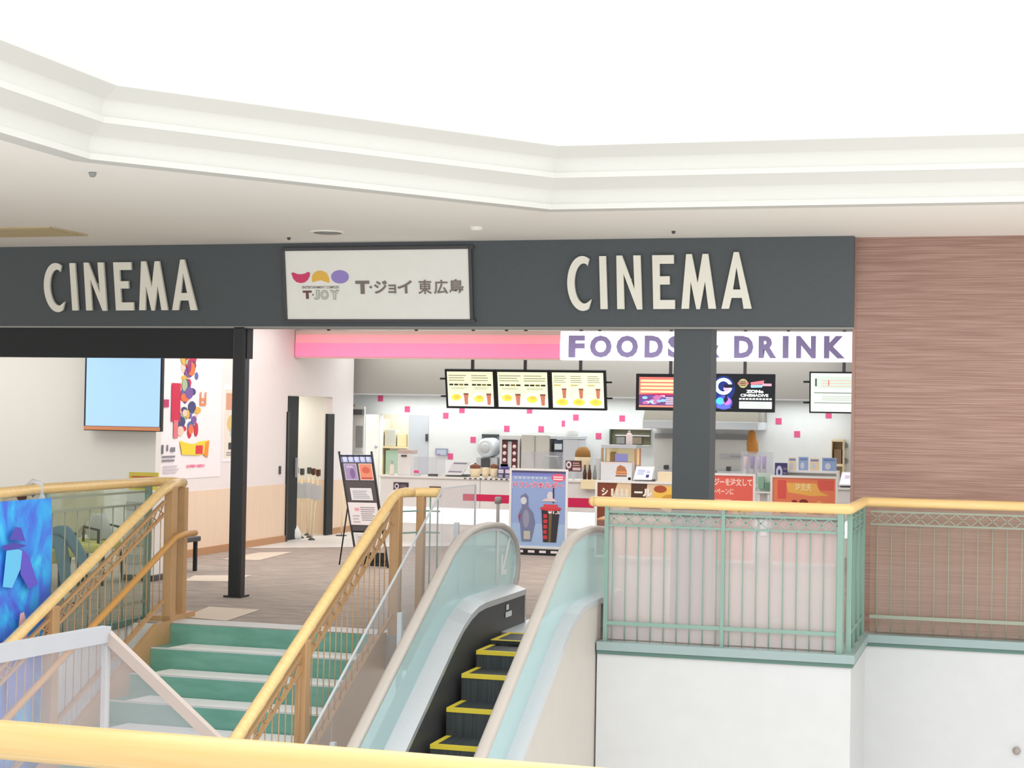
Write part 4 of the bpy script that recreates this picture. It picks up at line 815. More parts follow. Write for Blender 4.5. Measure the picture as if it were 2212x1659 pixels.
def poster_stand(name, label, x0, x1, yt_, Yp, z0, art_fn, base=True, frame=M_white2):
    p0, p1 = Y(x0, yt_, Yp), Y(x1, yt_, Yp); W_ = p1.x - p0.x; H_ = p0.z - z0
    rt = thing(name, label, 'poster stand', ((p0.x + p1.x) / 2, Yp, 0)); t = 0.03
    k = MB(); k.box((p0.x, Yp, z0), (p0.x + t, Yp + 0.03, p0.z), frame); k.box((p1.x - t, Yp, z0), (p1.x, Yp + 0.03, p0.z), frame); k.box((p0.x + t, Yp, p0.z - t), (p1.x - t, Yp + 0.03, p0.z), frame); k.box((p0.x + t, Yp, z0), (p1.x - t, Yp + 0.03, z0 + t), frame); obj('frame', k, rt)
    k = MB(); k.box((p0.x + t, Yp + 0.012, z0 + t), (p1.x - t, Yp + 0.025, p0.z - t), M_white); pn = obj('poster_sheet', k, rt)
    a_ = Art((p0.x + t, Yp + 0.012, z0 + t), (W_ - 2 * t, 0, 0), (0, 0, H_ - 2 * t)); art_fn(a_); a_.build('printed_picture', pn)
    if base:
        for x_ in (p0.x + 0.08, p1.x - 0.08):
            k = MB(); k.box((x_ - 0.015, Yp + 0.031, 0.02), (x_ + 0.015, Yp + 0.055, p0.z - 0.1), M_grey); k.box((x_ - 0.02, Yp - 0.2, 0), (x_ + 0.02, Yp + 0.25, 0.02), M_grey); obj('foot', k, rt)
    return rt
def drink(a_):
    a_.rect(0, 0, 1, 1, flat((150, 172, 218))); a_.rect(0, 0.93, 1, 1, flat((128, 136, 206))); a_.rect(0, 0, 1, 0.3, flat((164, 190, 226))); a_.rect(0, 0.97, 1, 1, flat((90, 92, 130)))
    a_.ell(0.86, 0.915, 0.13, 0.055, flat((232, 100, 132))); a_.lines(0.77, 0.885, 0.95, 0.945, 2, flat((255, 220, 226)), 0.6)
    [a_.rect(0.05 + 0.078 * i, 0.89, 0.105 + 0.078 * i, 0.92, flat((196, 204, 226))) for i in range(8)]
    a_.text('ドリンクホルダー', 0.02, 0.765, 0.97, 0.86, flat((252, 214, 224)), 0.06); a_.text('ドリンクホルダー', 0.03, 0.772, 0.96, 0.853, flat((228, 74, 116)), 0.015)
    # plain grey holder shape and a dark cup with a red lid
    a_.poly([(0.17, 0.66), (0.26, 0.7), (0.31, 0.66), (0.32, 0.52), (0.41, 0.44), (0.45, 0.3), (0.38, 0.06), (0.2, 0.06), (0.17, 0.3), (0.14, 0.42), (0.2, 0.52)], flat((120, 126, 160))); a_.ell(0.23, 0.6, 0.055, 0.05, flat((214, 214, 218))); a_.ell(0.28, 0.36, 0.06, 0.12, flat((150, 152, 174))); a_.poly([(0.16, 0.3), (0.13, 0.4), (0.19, 0.44)], flat((150, 80, 110))); a_.rect(0.24, 0.09, 0.36, 0.2, flat((190, 190, 176)))
    a_.poly([(0.56, 0.5), (0.9, 0.5), (0.84, 0.06), (0.6, 0.06)], flat((54, 52, 56))); a_.poly([(0.7, 0.5), (0.76, 0.5), (0.74, 0.06), (0.7, 0.06)], flat((120, 96, 66))); a_.ell(0.73, 0.505, 0.2, 0.03, flat((214, 64, 72))); a_.rect(0.6, 0.51, 0.86, 0.56, flat((214, 74, 84))); a_.ell(0.72, 0.67, 0.06, 0.06, flat((222, 214, 222))); a_.rect(0.765, 0.58, 0.79, 0.78, flat((50, 50, 90))); a_.poly([(0.55, 0.6), (0.85, 0.6), (0.78, 0.64), (0.64, 0.64)], flat((226, 206, 206)))
    a_.text('¥1,5', 0.68, 0.43, 0.9, 0.475, flat((250, 240, 244)), 0.03); a_.lines(0.6, 0.1, 0.68, 0.45, 5, flat((206, 60, 70)), 0.7)
r = poster_stand('poster_stand', 'blue drink holder poster on a white framed stand between the escalator handrails', 1101, 1227, 1011, 22.9, 0.09, drink)
b = MB(); p0, p1 = Y(1110, 1195, 22.85), Y(1190, 1195, 22.85); b.box((p0.x, 22.84, 0.0), (p1.x + 0.15, 22.88, 0.085), M_blackm)
obj('base_board', b, r)
for i in range(4): a = Art((p0.x, 22.84, 0.0), (p1.x + 0.15 - p0.x, 0, 0), (0, 0, 0.085)); a.rect(0.06 + 0.24 * i, 0.4, 0.2 + 0.24 * i, 0.8, flat((236, 226, 230))); a.build('base_mark', r)
def burger(a_):
    a_.rect(0, 0, 1, 1, flat((232, 206, 170))); a_.poly([(0, 1), (0.25, 1), (0.12, 0.55), (0, 0.5)], flat((130, 66, 44))); a_.text('シ', 0.05, 0.82, 0.13, 0.93, flat((250, 240, 230)), 0.04); a_.ell(0.3, 0.72, 0.16, 0.14, flat((226, 214, 196))); [a_.rect(0.17 + 0.06 * i, 0.82, 0.2 + 0.06 * i, 0.92, flat((240, 228, 210))) for i in range(4)]
    a_.poly([(0.42, 1), (0.62, 1), (0.6, 0.82), (0.7, 0.7), (0.42, 0.74)], flat((86, 58, 42))); a_.text('ール', 0.46, 0.82, 0.68, 0.93, flat((250, 244, 236)), 0.06); a_.poly([(0.4, 0.72), (0.75, 0.68), (0.9, 0.6), (0.4, 0.64)], flat((120, 62, 40)))
    a_.ell(0.85, 0.85, 0.16, 0.12, flat((246, 200, 90))); a_.ell(0.78, 0.93, 0.08, 0.05, flat((176, 84, 50))); a_.ell(0.9, 0.8, 0.1, 0.06, flat((214, 160, 60)))
    a_.rect(0, 0, 1, 0.5, flat((214, 150, 90))); a_.rect(0, 0, 0.2, 0.48, flat((140, 98, 88)))
poster_stand('poster_stand', 'brown food poster stand just left of the charcoal pillar', 1286, 1470, 1037, 22.0, 0.08, burger)
def redcamp(a_):
    a_.rect(0, 0, 1, 1, flat((236, 106, 92))); a_.text('エナジーを注文して', 0.02, 0.88, 0.98, 0.97, flat((255, 222, 210)), 0.03); a_.text('キャンペーンに', 0.02, 0.77, 0.62, 0.85, flat((255, 214, 200)), 0.03); a_.lines(0.25, 0.66, 0.6, 0.74, 2, flat((250, 170, 150)))
    a_.rect(0.0, 0.5, 0.2, 0.7, flat((222, 214, 226))); a_.poly([(0.2, 0.56), (0.55, 0.66), (0.5, 0.56), (0.3, 0.5)], flat((130, 70, 120))); a_.poly([(0.32, 0.6), (0.54, 0.68), (0.52, 0.6), (0.36, 0.54)], flat((186, 180, 214)))
    a_.rect(0.6, 0.48, 0.98, 0.66, flat((250, 200, 70))); a_.text('G', 0.72, 0.5, 0.86, 0.64, flat((90, 66, 30)), 0.02); a_.rect(0, 0, 1, 0.48, flat((240, 130, 110)))
poster_stand('poster_stand', 'coral campaign poster stand with a yellow G box right of the charcoal pillar', 1512, 1632, 1021, 22.0, 0.08, redcamp)
def rednight(a_):
    rnd = random.Random(9); a_.rect(0, 0, 1, 1, flat((238, 134, 96))); a_.rect(0.08, 0.75, 0.22, 0.97, flat((228, 92, 84))); a_.rect(0.72, 0.86, 0.98, 0.98, flat((228, 100, 88))); a_.poly([(0.22, 0.94), (0.7, 0.94), (0.76, 0.84), (0.9, 0.8), (0.6, 0.79), (0.25, 0.83)], flat((246, 186, 96)))
    a_.text('注文夫', 0.36, 0.85, 0.62, 0.94, flat((252, 232, 176)), 0.03); a_.ell(0.5, 0.64, 0.07, 0.09, flat((248, 196, 156))); a_.ell(0.5, 0.72, 0.07, 0.03, flat((124, 44, 36)))
    for i in range(16): a_.ell(rnd.uniform(0.05, 0.95), rnd.uniform(0.52, 0.72), 0.05, 0.035, flat(rnd.choice([(150, 50, 40), (250, 200, 150), (220, 90, 70), (246, 170, 110)])), 10)
    a_.rect(0, 0, 1, 0.48, flat((226, 110, 84)))
poster_stand('poster_stand', 'orange and red poster stand nearest the brown wall', 1664, 1810, 1026, 22.0, 0.08, rednight)
# queue post with a red belt
q = Z(1073, 1200, 0); q = Y(1074, 1190, 23.3); q.z = 0
r = thing('queue_post', 'grey queue barrier post with a short red belt left of the blue drink poster', 'barrier post', q)
b = MB(); b.lathe(q, [(0.16, 0), (0.16, 0.02), (0.04, 0.04)], M_steel, 20); obj('base', b, r)
b = MB(); b.lathe(q, [(0.026, 0.03), (0.026, 0.72), (0.03, 0.73)], M_steel, 14); obj('post', b, r)
b = MB(); b.lathe(q, [(0.05, 0.68), (0.05, 0.76), (0.035, 0.78)], M_grey, 14); obj('belt_head', b, r)
b = MB(); b.box((q.x + 0.04, q.y - 0.004, 0.685), (q.x + 0.16, q.y + 0.004, 0.745), M_red); obj('belt', b, r)

# ================================================================ FOOD COUNTER
CY = 24.5; CZ = 1.0; cx0 = Y(822, 1040, CY).x; cx1 = -1.7
r = thing('food_counter', 'long white food counter with a crimson stripe and a glowing strip', 'counter', ((cx0 + cx1) / 2, CY + 0.3, 0))
b = MB(); b.box((cx0, CY, 0.53), (cx1, CY + 0.7, CZ - 0.03), M_white2, 0.006); obj('body', b, r)
b = MB(); b.box((cx0 - 0.02, CY - 0.03, CZ - 0.03), (cx1, CY + 0.72, CZ), M_white2, 0.004); obj('worktop', b, r)
b = MB(); b.box((cx0 + 0.02, CY + 0.06, 0.0), (cx1, CY + 0.66, 0.28), M_wallgrey); obj('plinth', b, r)
b = MB(); b.box((cx0 + 0.02, CY + 0.03, 0.28), (cx1, CY + 0.66, 0.53), mat('lit_white_strip', (250, 250, 255), 0.4, emit=0.55, var=0.0)); obj('light_strip', b, r)
for x0, x1, y0, y1 in ((1000, 1108, 1070, 1081), (1224, 1283, 1077, 1095)):
    p0, p1 = Y(x0, y1, CY), Y(x1, y0, CY); b = MB(); b.box((p0.x, CY - 0.006, p0.z), (p1.x, CY, p1.z), M_red); obj('stripe', b, r)
for x0 in (1037, 1440): p = Y(x0, 1060, CY); b = MB(); b.box((p.x - 0.004, CY - 0.002, 0.54), (p.x + 0.004, CY + 0.001, 0.96), M_grey); obj('panel_joint', b, r)
a = Art((Y(1000, 1043, CY - 0.03).x, CY - 0.03, CZ - 0.028), (0.75, 0, 0), (0, 0, 0.026))
for i in range(9): a.rect(0.02 + i * 0.11, 0.1, 0.07 + i * 0.11, 0.9, flat((90, 84, 84)))
a.build('edge_marks', r)
# back counter
b = MB(); bx0 = Y(985, 1000, 26.35).x; r = thing('back_counter', 'low white work counter along the kitchen back wall', 'counter', (-5, 26.6, 0))
b.box((bx0, 26.35, 0.08), (-1.7, 26.98, 0.86), M_white2, 0.005); obj('body', b, r); b = MB(); b.box((bx0 - 0.02, 26.32, 0.86), (-1.7, 26.98, 0.9), M_steel); obj('worktop', b, r); b = MB(); b.box((bx0 + 0.03, 26.42, 0), (-1.7, 26.95, 0.08), M_dgrey); obj('plinth', b, r)

def wx(x, yp): return Y(x, 1000, yp).x
def wz(y, yp, x=1200): return Y(x, y, yp).z
class It:
    """a thing on the counter (or back counter) measured by its edges in the picture at depth yp"""
    def __init__(s, name, label, cat, x0, x1, yt_, yp, dep, zb=None, grp=None):
        s.x0, s.x1 = wx(x0, yp), wx(x1, yp); s.zt = wz(yt_, yp, (x0 + x1) / 2); s.zb = (CZ + 0.001 if yp < 25.3 else 0.901) if zb is None else zb
        s.y0, s.y1 = yp, yp + dep; s.W = s.x1 - s.x0; s.H = s.zt - s.zb
        s.r = thing(name, label, cat, ((s.x0 + s.x1) / 2, yp + dep / 2, s.zb), grp)
    def p(s, u, v, w_=0): return Vector((s.x0 + s.W * u, s.y0 + (s.y1 - s.y0) * w_, s.zb + s.H * v))
    def box(s, nm, u0, v0, u1, v1, m_, w0=0.0, w1=1.0, bev=0.004, parent=None):
        k = MB(); k.box(s.p(u0, v0, w0), s.p(u1, v1, w1), m_, bev); return obj(nm, k, parent or s.r)
    def art(s, nm, fn, u0=0, v0=0, u1=1, v1=1, w_=0.0, parent=None):
        a_ = Art(s.p(u0, v0, w_), (s.W * (u1 - u0), 0, 0), (0, 0, s.H * (v1 - v0))); fn(a_); return a_.build(nm, parent or s.r)
    def lathe(s, nm, u, prof, m_, w_=0.5, n=18, parent=None):
        k = MB(); c = s.p(u, 0, w_); k.lathe(c, prof, m_, n); return obj(nm, k, parent or s.r)

def tablet(label, x0, x1, yt_, yb, yp, tilt, art_fn, skew=0.0):
    z0, z1 = CZ + 0.001, wz(yt_, yp, x0); X0, X1 = wx(x0, yp), wx(x1, yp); H_ = z1 - z0
    rt = thing('register_screen', label, 'register screen', ((X0 + X1) / 2, yp + 0.1, z0))
    k = MB(); k.box((X0 + 0.02, yp + 0.03, z0), (X1 - 0.02, yp + 0.26, z0 + 0.035), M_dgrey, 0.005); obj('base', k, rt)
    O = Vector((X0, yp, z0 + 0.03)); U = Vector((X1 - X0 - skew, 0.02, 0)); V = Vector((skew, tilt, H_ - 0.03)); n = U.cross(V).normalized()
    k = MB(); k.prism([O, O + U, O + U + V, O + V], -n * 0.03, M_white2); sc = obj('screen_case', k, rt)
    a_ = Art(O + U * 0.05 + V * 0.08, U * 0.9, V * 0.86); art_fn(a_); a_.build('display', sc)
    k = MB(); k.prism([O + U * 0.4 + V * 0.5 - n * 0.03, O + U * 0.6 + V * 0.5 - n * 0.03, Vector((O.x + U.x * 0.6, yp + 0.2, z0 + 0.03)), Vector((O.x + U.x * 0.4, yp + 0.2, z0 + 0.03))], (0, 0.02, 0), M_blackm); obj('stand', k, rt)
    return rt
tablet('slanted grey register screen left of the row of popcorn cups', 962, 1010, 996, 1040, 24.62, 0.1, lambda a_: (a_.rect(0, 0, 1, 1, flat((214, 216, 222))), a_.rect(0.05, 0.82, 0.95, 0.94, flat((128, 128, 150))), a_.rect(0.05, 0.1, 0.95, 0.22, flat((140, 142, 160)))), 0.1)
tablet('white register screen with blue text just left of the charcoal pillar', 1368, 1412, 1007, 1038, 24.62, 0.08, lambda a_: (a_.rect(0, 0, 1, 1, flat((232, 236, 252), 0.3)), a_.lines(0.1, 0.35, 0.6, 0.8, 4, flat((150, 160, 214))), a_.rect(0.66, 0.1, 0.84, 0.36, flat((60, 64, 130))), a_.lines(0.62, 0.5, 0.9, 0.75, 2, flat((170, 180, 226)))), 0.03)
tablet('white register screen at the far right beside the brown wall', 1812, 1846, 1019, 1062, 24.62, 0.08, lambda a_: (a_.rect(0, 0, 1, 1, flat((240, 240, 252), 0.3)), a_.lines(0.3, 0.5, 0.8, 0.8, 3, flat((196, 180, 226)))), 0.04)
# left end of the counter
t = It('drink_dispenser', 'tall white dispenser tower at the left end of the counter', 'dispenser', 859, 887, 972, 24.75, 0.3)
t.box('body', 0, 0, 1, 0.86, M_white2); t.box('cap', -0.04, 0.86, 1.04, 1, mat('pinkish_grey', (206, 186, 180), 0.5)); t.box('nozzle', 0.3, 0.74, 0.7, 0.8, M_dgrey, -0.12, 0)
t = It('hand_spray_bottle', 'white pump bottle on the left end of the counter', 'bottle', 840, 851, 993, 24.7, 0.07)
t.lathe('body', 0.5, [(0.035, 0), (0.038, 0.02), (0.036, t.H * 0.62), (0.015, t.H * 0.72)], mat('cream_plastic', (244, 232, 220), 0.4)); t.lathe('pump', 0.5, [(0.014, t.H * 0.72), (0.014, t.H * 0.88), (0.03, t.H * 0.9), (0.028, t.H)], M_white)
t = It('counter_notice', 'dark notice plate with a white disc on the front of the counter left end', 'notice', 851, 883, 1042, CY - 0.012, 0.01, zb=wz(1059, CY, 866))
t.box('plate', 0, 0, 1, 1, flat((72, 60, 74)), bev=0); t.art('printed_text', lambda a_: (a_.ell(0.22, 0.5, 0.16, 0.36, flat((220, 212, 226))), a_.ell(0.22, 0.5, 0.08, 0.18, flat((72, 60, 74))), a_.lines(0.46, 0.2, 0.94, 0.8, 3, flat((150, 130, 140)))))
t = It('sneeze_screen', 'clear acrylic screen standing on the left part of the counter', 'screen', 894, 962, 987, 24.84, 0.008); t.box('acrylic_panel', 0, 0, 1, 1, M_milky, bev=0); t.box('foot', 0.1, 0, 0.2, 0.05, M_white, -6, 8); t.box('foot', 0.8, 0, 0.9, 0.05, M_white, -6, 8)
t = It('pink_card_holder', 'small pink and white card holder on the counter', 'card holder', 893, 905, 1016, 24.58, 0.05); t.box('holder', 0, 0, 1, 0.5, M_white); t.box('card', 0.05, 0.5, 0.95, 1, mat('hot_pink', (240, 84, 150), 0.5), 0.3, 0.5)
t = It('card_reader', 'black payment reader on the counter left of the slanted register', 'card reader', 925, 945, 1024, 24.56, 0.14); t.box('body', 0, 0, 1, 1, M_dgrey); t.art('keys', lambda a_: a_.lines(0.15, 0.15, 0.9, 0.85, 3, flat((110, 106, 104))))
t = It('receipt_printer', 'light grey receipt printer beside the black payment reader', 'printer', 946, 961, 1024, 24.58, 0.2); t.box('body', 0, 0, 1, 1, M_wallgrey); t.box('paper_slot', 0.1, 0.85, 0.9, 0.95, M_grey, -0.03, 0.2)
t = It('counter_tray', 'brown tray edge slotted under the counter top near the payment reader', 'tray', 928, 952, 1051, CY - 0.035, 0.03, zb=wz(1055, CY, 940)); t.box('tray', 0, 0, 1, 1, M_brn)
# popcorn cups
for i, (x0, x1, lab) in enumerate(((1012, 1036, 'widest beige popcorn cup with brown filling, first of the row of three'), (1038, 1054, 'slim beige popcorn cup in the middle of the row of three'), (1056, 1073, 'beige popcorn cup with brown filling beside the navy menu card'))):
    t = It('popcorn_cup', lab, 'cup', x0, x1, 1012, 24.64, 0.14, grp='popcorn cups on the counter'); R0 = t.W / 2
    t.lathe('cup', 0.5, [(R0 * 0.78, 0), (R0, t.H), (R0 * 0.94, t.H), (R0 * 0.9, t.H * 0.9)], M_cream)
    t.lathe('popcorn', 0.5, [(R0 * 0.9, t.H * 0.9), (R0 * 0.95, t.H * (1.3 if i != 1 else 1.05)), (R0 * 0.5, t.H * (1.45 if i != 1 else 1.1)), (0.005, t.H * (1.5 if i != 1 else 1.12))], mat('caramel_brown', (134, 84, 66), 0.7, scale=60, var=0.3) if i != 1 else M_cream)
def menu_navy(a_): a_.rect(0, 0, 1, 1, flat((64, 62, 100))); [a_.rect(0.06 + 0.5 * i, 0.5, 0.44 + 0.5 * i, 0.9, flat((220, 210, 226))) for i in (0, 1)]; [a_.lines(0.06 + 0.5 * i, 0.08, 0.44 + 0.5 * i, 0.42, 2, flat((220, 220, 236))) for i in (0, 1)]
t = It('menu_card', 'navy menu card with white pictures beside the popcorn cups', 'menu card', 1075, 1105, 1012, 24.6, 0.02); t.box('card', 0, 0, 1, 1, flat((64, 62, 100)), bev=0); t.art('printed_picture', menu_navy)
t = It('blue_box', 'small blue box standing behind the navy menu card', 'box', 1081, 1098, 1002, 24.7, 0.08); t.box('box', 0, 0, 1, 1, mat('blue_box', (110, 108, 184), 0.5)); t.box('lid', -0.05, 0.8, 1.05, 1, M_white)
# back counter machines
t = It('ice_cream_machine', 'silver machine with a big round drum behind the popcorn cups', 'machine', 1022, 1078, 948, 26.4, 0.45)
t.box('body', 0.08, 0, 0.9, 0.55, M_steel, 0.1, 1, 0.02); c = t.p(0.48, 0.78, 0.5)
k = MB(); R0 = t.W * 0.36; k.lathe(Vector((c.x, t.y0 - 0.02, c.z)), [(R0 * 0.6, -0.03), (R0 * 0.9, -0.02), (R0, 0.03), (R0, 0.3)], M_steel2, 24, axis=(0.12, 1, 0.02)); obj('drum', k, t.r)
k = MB(); k.lathe(Vector((c.x, t.y0 - 0.05, c.z)), [(R0 * 0.55, 0), (R0 * 0.4, -0.02)], M_white, 24, axis=(0.12, 1, 0.02)); obj('drum_cover', k, t.r)
t.box('tap_panel', 0.3, 0.3, 0.62, 0.52, M_dgrey, 0.0, 0.12); t.box('drip_tray', 0.3, 0.04, 0.62, 0.14, M_dgrey, -0.15, 0.1); t.box('side_knob', -0.02, 0.25, 0.1, 0.4, M_dgrey, 0.2, 0.5)
t = It('wall_intercom', 'dark panel fixed to the wall behind the round drum', 'panel', 1040, 1075, 938, 26.93, 0.06, zb=wz(962, 26.93, 1058)); t.box('panel', 0, 0, 1, 1, mat('slate', (112, 124, 128), 0.5)); t.box('top', 0, 0.8, 1, 1, M_dgrey, -0.3, 1)
t = It('soda_dispenser', 'white soda dispenser with dark red panels of round buttons', 'dispenser', 1078, 1121, 940, 26.4, 0.5)
t.box('body', 0, 0, 1, 1, M_white2, 0.05, 1); t.box('button_panel', 0.14, 0.16, 0.4, 0.86, mat('dark_maroon', (96, 46, 48), 0.5), 0.0, 0.05, 0); t.box('button_panel', 0.62, 0.05, 0.9, 0.86, mat('dark_maroon', (96, 46, 48), 0.5), 0.0, 0.05, 0); t.box('panel_header', 0.14, 0.86, 0.9, 0.9, M_blackm, 0.0, 0.05, 0)
for u, vsx in ((0.27, (0.75, 0.6, 0.45)), (0.76, (0.75, 0.6, 0.45, 0.3, 0.16))):
    for v in vsx: k = MB(); q = t.p(u, v, 0); k.lathe(q, [(0.032, 0), (0.03, 0.008)], flat((246, 220, 220)), 14, axis=(0, -1, 0)); obj('button', k, t.r)
t.box('nozzle_bay', 0.16, 0.04, 0.5, 0.3, M_steel, -0.1, 0.05)
t = It('grey_cabinet', 'plain grey cabinet box in the middle of the back counter', 'cabinet', 1125, 1186, 939, 26.4, 0.5)
t.box('body', 0, 0, 1, 1, mat('greige', (206, 202, 192), 0.5), bev=0.01); k = MB(); k.box(t.p(0.48, 0.04, 0) - Vector((0, 0.012, 0)), t.p(0.5, 0.96, 0), M_grey); obj('door_gap', k, t.r); t.box('feet', 0.05, -0.0, 0.95, 0.03, M_brn, -0.02, 0.0)
t = It('coffee_machine', 'dark and silver coffee machine on the back counter', 'coffee machine', 1187, 1253, 936, 26.4, 0.5)
t.box('body', 0.42, 0, 0.95, 0.88, M_steel, 0, 1, 0.02); t.box('brew_head', 0.12, 0.45, 0.45, 0.86, mat('blue_black', (66, 76, 92), 0.35), 0.05, 1); t.box('top_tray', 0.0, 0.88, 0.98, 0.94, M_steel2); t.box('display', 0.16, 0.66, 0.4, 0.78, M_steel2, -0.02, 0.05); t.box('base', 0.1, 0, 0.45, 0.12, M_dgrey, 0, 1); t.lathe('hopper', 0.6, [(0.09, t.H * 0.94), (0.12, t.H * 1.06), (0.05, t.H * 1.08)], M_wallgrey)
t = It('sneeze_screen', 'clear acrylic screen on the counter behind the blue drink poster', 'screen', 1127, 1218, 976, 24.75, 0.008); t.box('acrylic_panel', 0, 0, 1, 1, M_milky, bev=0); t.box('foot', 0.1, 0, 0.2, 0.04, M_white, -6, 8); t.box('foot', 0.8, 0, 0.9, 0.04, M_white, -6, 8)
t = It('glass_jar', 'glass jar with steel rings behind the acrylic screen', 'jar', 1168, 1206, 985, 25.0, 0.2); R0 = t.W * 0.48
t.lathe('jar', 0.5, [(R0, 0), (R0, t.H * 0.8), (R0 * 0.8, t.H * 0.95), (0.01, t.H * 0.95)], M_glassg); t.lathe('ring', 0.5, [(R0 * 1.03, t.H * 0.3), (R0 * 1.03, t.H * 0.4)], M_steel2); t.lathe('ring', 0.5, [(R0 * 1.03, t.H * 0.05), (R0 * 1.03, t.H * 0.14)], M_steel2); t.lathe('lid', 0.5, [(R0 * 0.9, t.H * 0.96), (R0 * 0.9, t.H), (0.01, t.H)], M_white)
def maroon(a_): a_.rect(0, 0, 1, 1, flat((98, 62, 66))); a_.ell(0.2, 0.6, 0.17, 0.34, flat((232, 222, 226))); a_.ell(0.2, 0.6, 0.08, 0.16, flat((98, 62, 66))); a_.lines(0.45, 0.5, 0.95, 0.92, 2, flat((206, 170, 150))); a_.rect(0.45, 0.1, 0.95, 0.36, flat((226, 196, 200)))
t = It('menu_card', 'maroon menu card with a white disc right of the blue drink poster', 'menu card', 1222, 1256, 995, 24.62, 0.02, zb=CZ + 0.13); t.box('card', 0, 0, 1, 1, flat((98, 62, 66)), bev=0); t.art('printed_picture', maroon); t.box('post', 0.45, -0.13 / t.H, 0.55, 0, M_white, 0, 1, 0)
t = It('bread_basket', 'brown rounded bread basket in front of the coffee machine', 'basket', 1237, 1272, 966, 25.6, 0.25, zb=1.15)
R0 = t.W / 2; t.lathe('basket', 0.5, [(R0 * 0.8, 0), (R0, t.H * 0.5), (R0 * 0.95, t.H * 0.55)], M_cream); t.lathe('bread', 0.5, [(R0 * 0.98, t.H * 0.5), (R0 * 0.9, t.H * 0.8), (R0 * 0.5, t.H), (0.01, t.H)], mat('crust_brown', (160, 116, 62), 0.7, var=0.2)); t.box('riser', 0.2, -0.24 / t.H, 0.8, 0, M_white)
t2 = It('serving_shelf', 'low white serving shelf behind the counter under the bread basket', 'shelf', 1228, 1285, 1010, 25.45, 0.5, zb=0.0); t2.zt = 0.905; t2.H = 0.905; t2.box('top', 0, 0.96, 1, 1, M_white2); [t2.box('leg', u, 0, u + 0.08, 0.96, M_white2, w_, w_ + 0.1) for u in (0, 0.92) for w_ in (0, 0.9)]
t = It('sauce_basket', 'cream basket holding dark sauce bottles right of the blue drink poster', 'basket', 1255, 1291, 1036, CY - 0.13, 0.09, zb=wz(1057, CY - 0.13, 1273))
t.box('basket', 0, 0, 1, 1, mat('lit_cream', (250, 234, 192), 0.5), bev=0.006); t.box('bracket', 0.3, 0.2, 0.7, 0.5, M_white, 1.0, 1.1, 0)
for u in (0.2, 0.48, 0.8): t.lathe('bottle', u, [(0.028, t.H), (0.03, t.H * 1.6), (0.012, t.H * 2.1 + 0.03 * u), (0.012, t.H * 2.5)], M_brn if u < 0.7 else M_grey, n=12)
def dog(a_): a_.rect(0, 0, 1, 1, flat((236, 238, 240))); a_.poly([(0.5, 0.35), (0.52, 0.72), (0.62, 0.85), (0.78, 0.75), (0.84, 0.55), (0.85, 0.35)], flat((196, 128, 88))); a_.rect(0.48, 0.42, 0.84, 0.52, flat((240, 160, 96))); a_.rect(0.48, 0.24, 0.84, 0.32, flat((150, 96, 66))); a_.ell(0.93, 0.14, 0.05, 0.08, flat((30, 30, 32)))
t = It('snack_box', 'white box printed with a hot dog in front of the lit showcase', 'box', 1298, 1365, 998, 24.66, 0.2); t.box('box', 0, 0, 1, 1, M_white2); t.art('printed_picture', dog); t.box('lid', -0.01, 0.93, 1.01, 1.0, mat('pale_pink_lid', (250, 226, 220), 0.5), -0.02, 1)
t = It('napkin_pack', 'white wrapped pack of napkins left of the hot dog box', 'pack', 1286, 1297, 988, 24.75, 0.1); t.box('pack', 0, 0, 1, 1, M_white, bev=0.02)
t = It('hot_showcase', 'lit hot food showcase glowing orange behind the hot dog box', 'showcase', 1298, 1374, 961, 24.95, 0.35)
t.box('frame', 0, 0.9, 1, 1, M_steel); t.box('back', 0.03, 0.05, 0.97, 0.9, mat('lit_amber', (250, 212, 160), 0.5, emit=0.25), 0.85, 1, 0)
[t.box('corner_post', u, 0, u + 0.05, 0.9, mat('copper', (206, 150, 116), 0.4), w_, w_ + 0.12, 0) for u in (0, 0.95) for w_ in (0, 0.88)]; t.box('shelf', 0.03, 0.4, 0.97, 0.44, M_steel2, 0.02, 0.85, 0); t.box('price_card', 0.4, 0.5, 0.76, 0.75, mat('violet_card', (160, 160, 222), 0.5), 0.0, 0.03, 0); t.box('hot_snack', 0.2, 0.44, 0.36, 0.8, mat('fried_brown', (214, 140, 76), 0.6), 0.3, 0.6, 0.02); t.box('base', 0, 0, 1, 0.05, M_steel); t.box('glass_panel', 0.05, 0.05, 0.95, 0.9, M_glass, 0.03, 0.045, 0)
t = It('carton', 'cream carton at the left side of the charcoal pillar', 'carton', 1421, 1452, 1020, 24.7, 0.25); t.box('carton', 0, 0, 1, 1, M_cream)
# pass-through window, bottle, hood, fryer line
t = It('pass_window', 'dark pass-through opening with a shelf in the kitchen back wall', 'opening', 1318, 1402, 927, 26.9, 0.09, zb=wz(961, 26.9, 1360))
t.box('recess', 0, 0, 1, 1, mat('olive_dark', (124, 122, 100), 0.7), 0.6, 1, 0); t.box('frame', -0.03, 0.97, 1.03, 1.06, M_white2); t.box('frame', -0.03, -0.06, 1.03, 0.0, M_white2); t.box('frame', -0.03, 0, 0.02, 0.97, mat('dark_green', (70, 84, 70), 0.5)); t.box('shelf', 0.12, 0.55, 1, 0.62, M_white2, 0, 0.6); t.box('stored_box', 0.15, 0.05, 0.36, 0.5, M_grey, 0.1, 0.6); t.box('stored_box', 0.55, 0.05, 0.8, 0.5, mat('tan_box', (150, 136, 116), 0.6), 0.1, 0.6)
t = It('sauce_bottle', 'tall pinkish white bottle on the lit showcase', 'bottle', 1350, 1364, 930, 25.05, 0.09, zb=wz(961, 24.95, 1336) + 0.001); R0 = t.W * 0.5
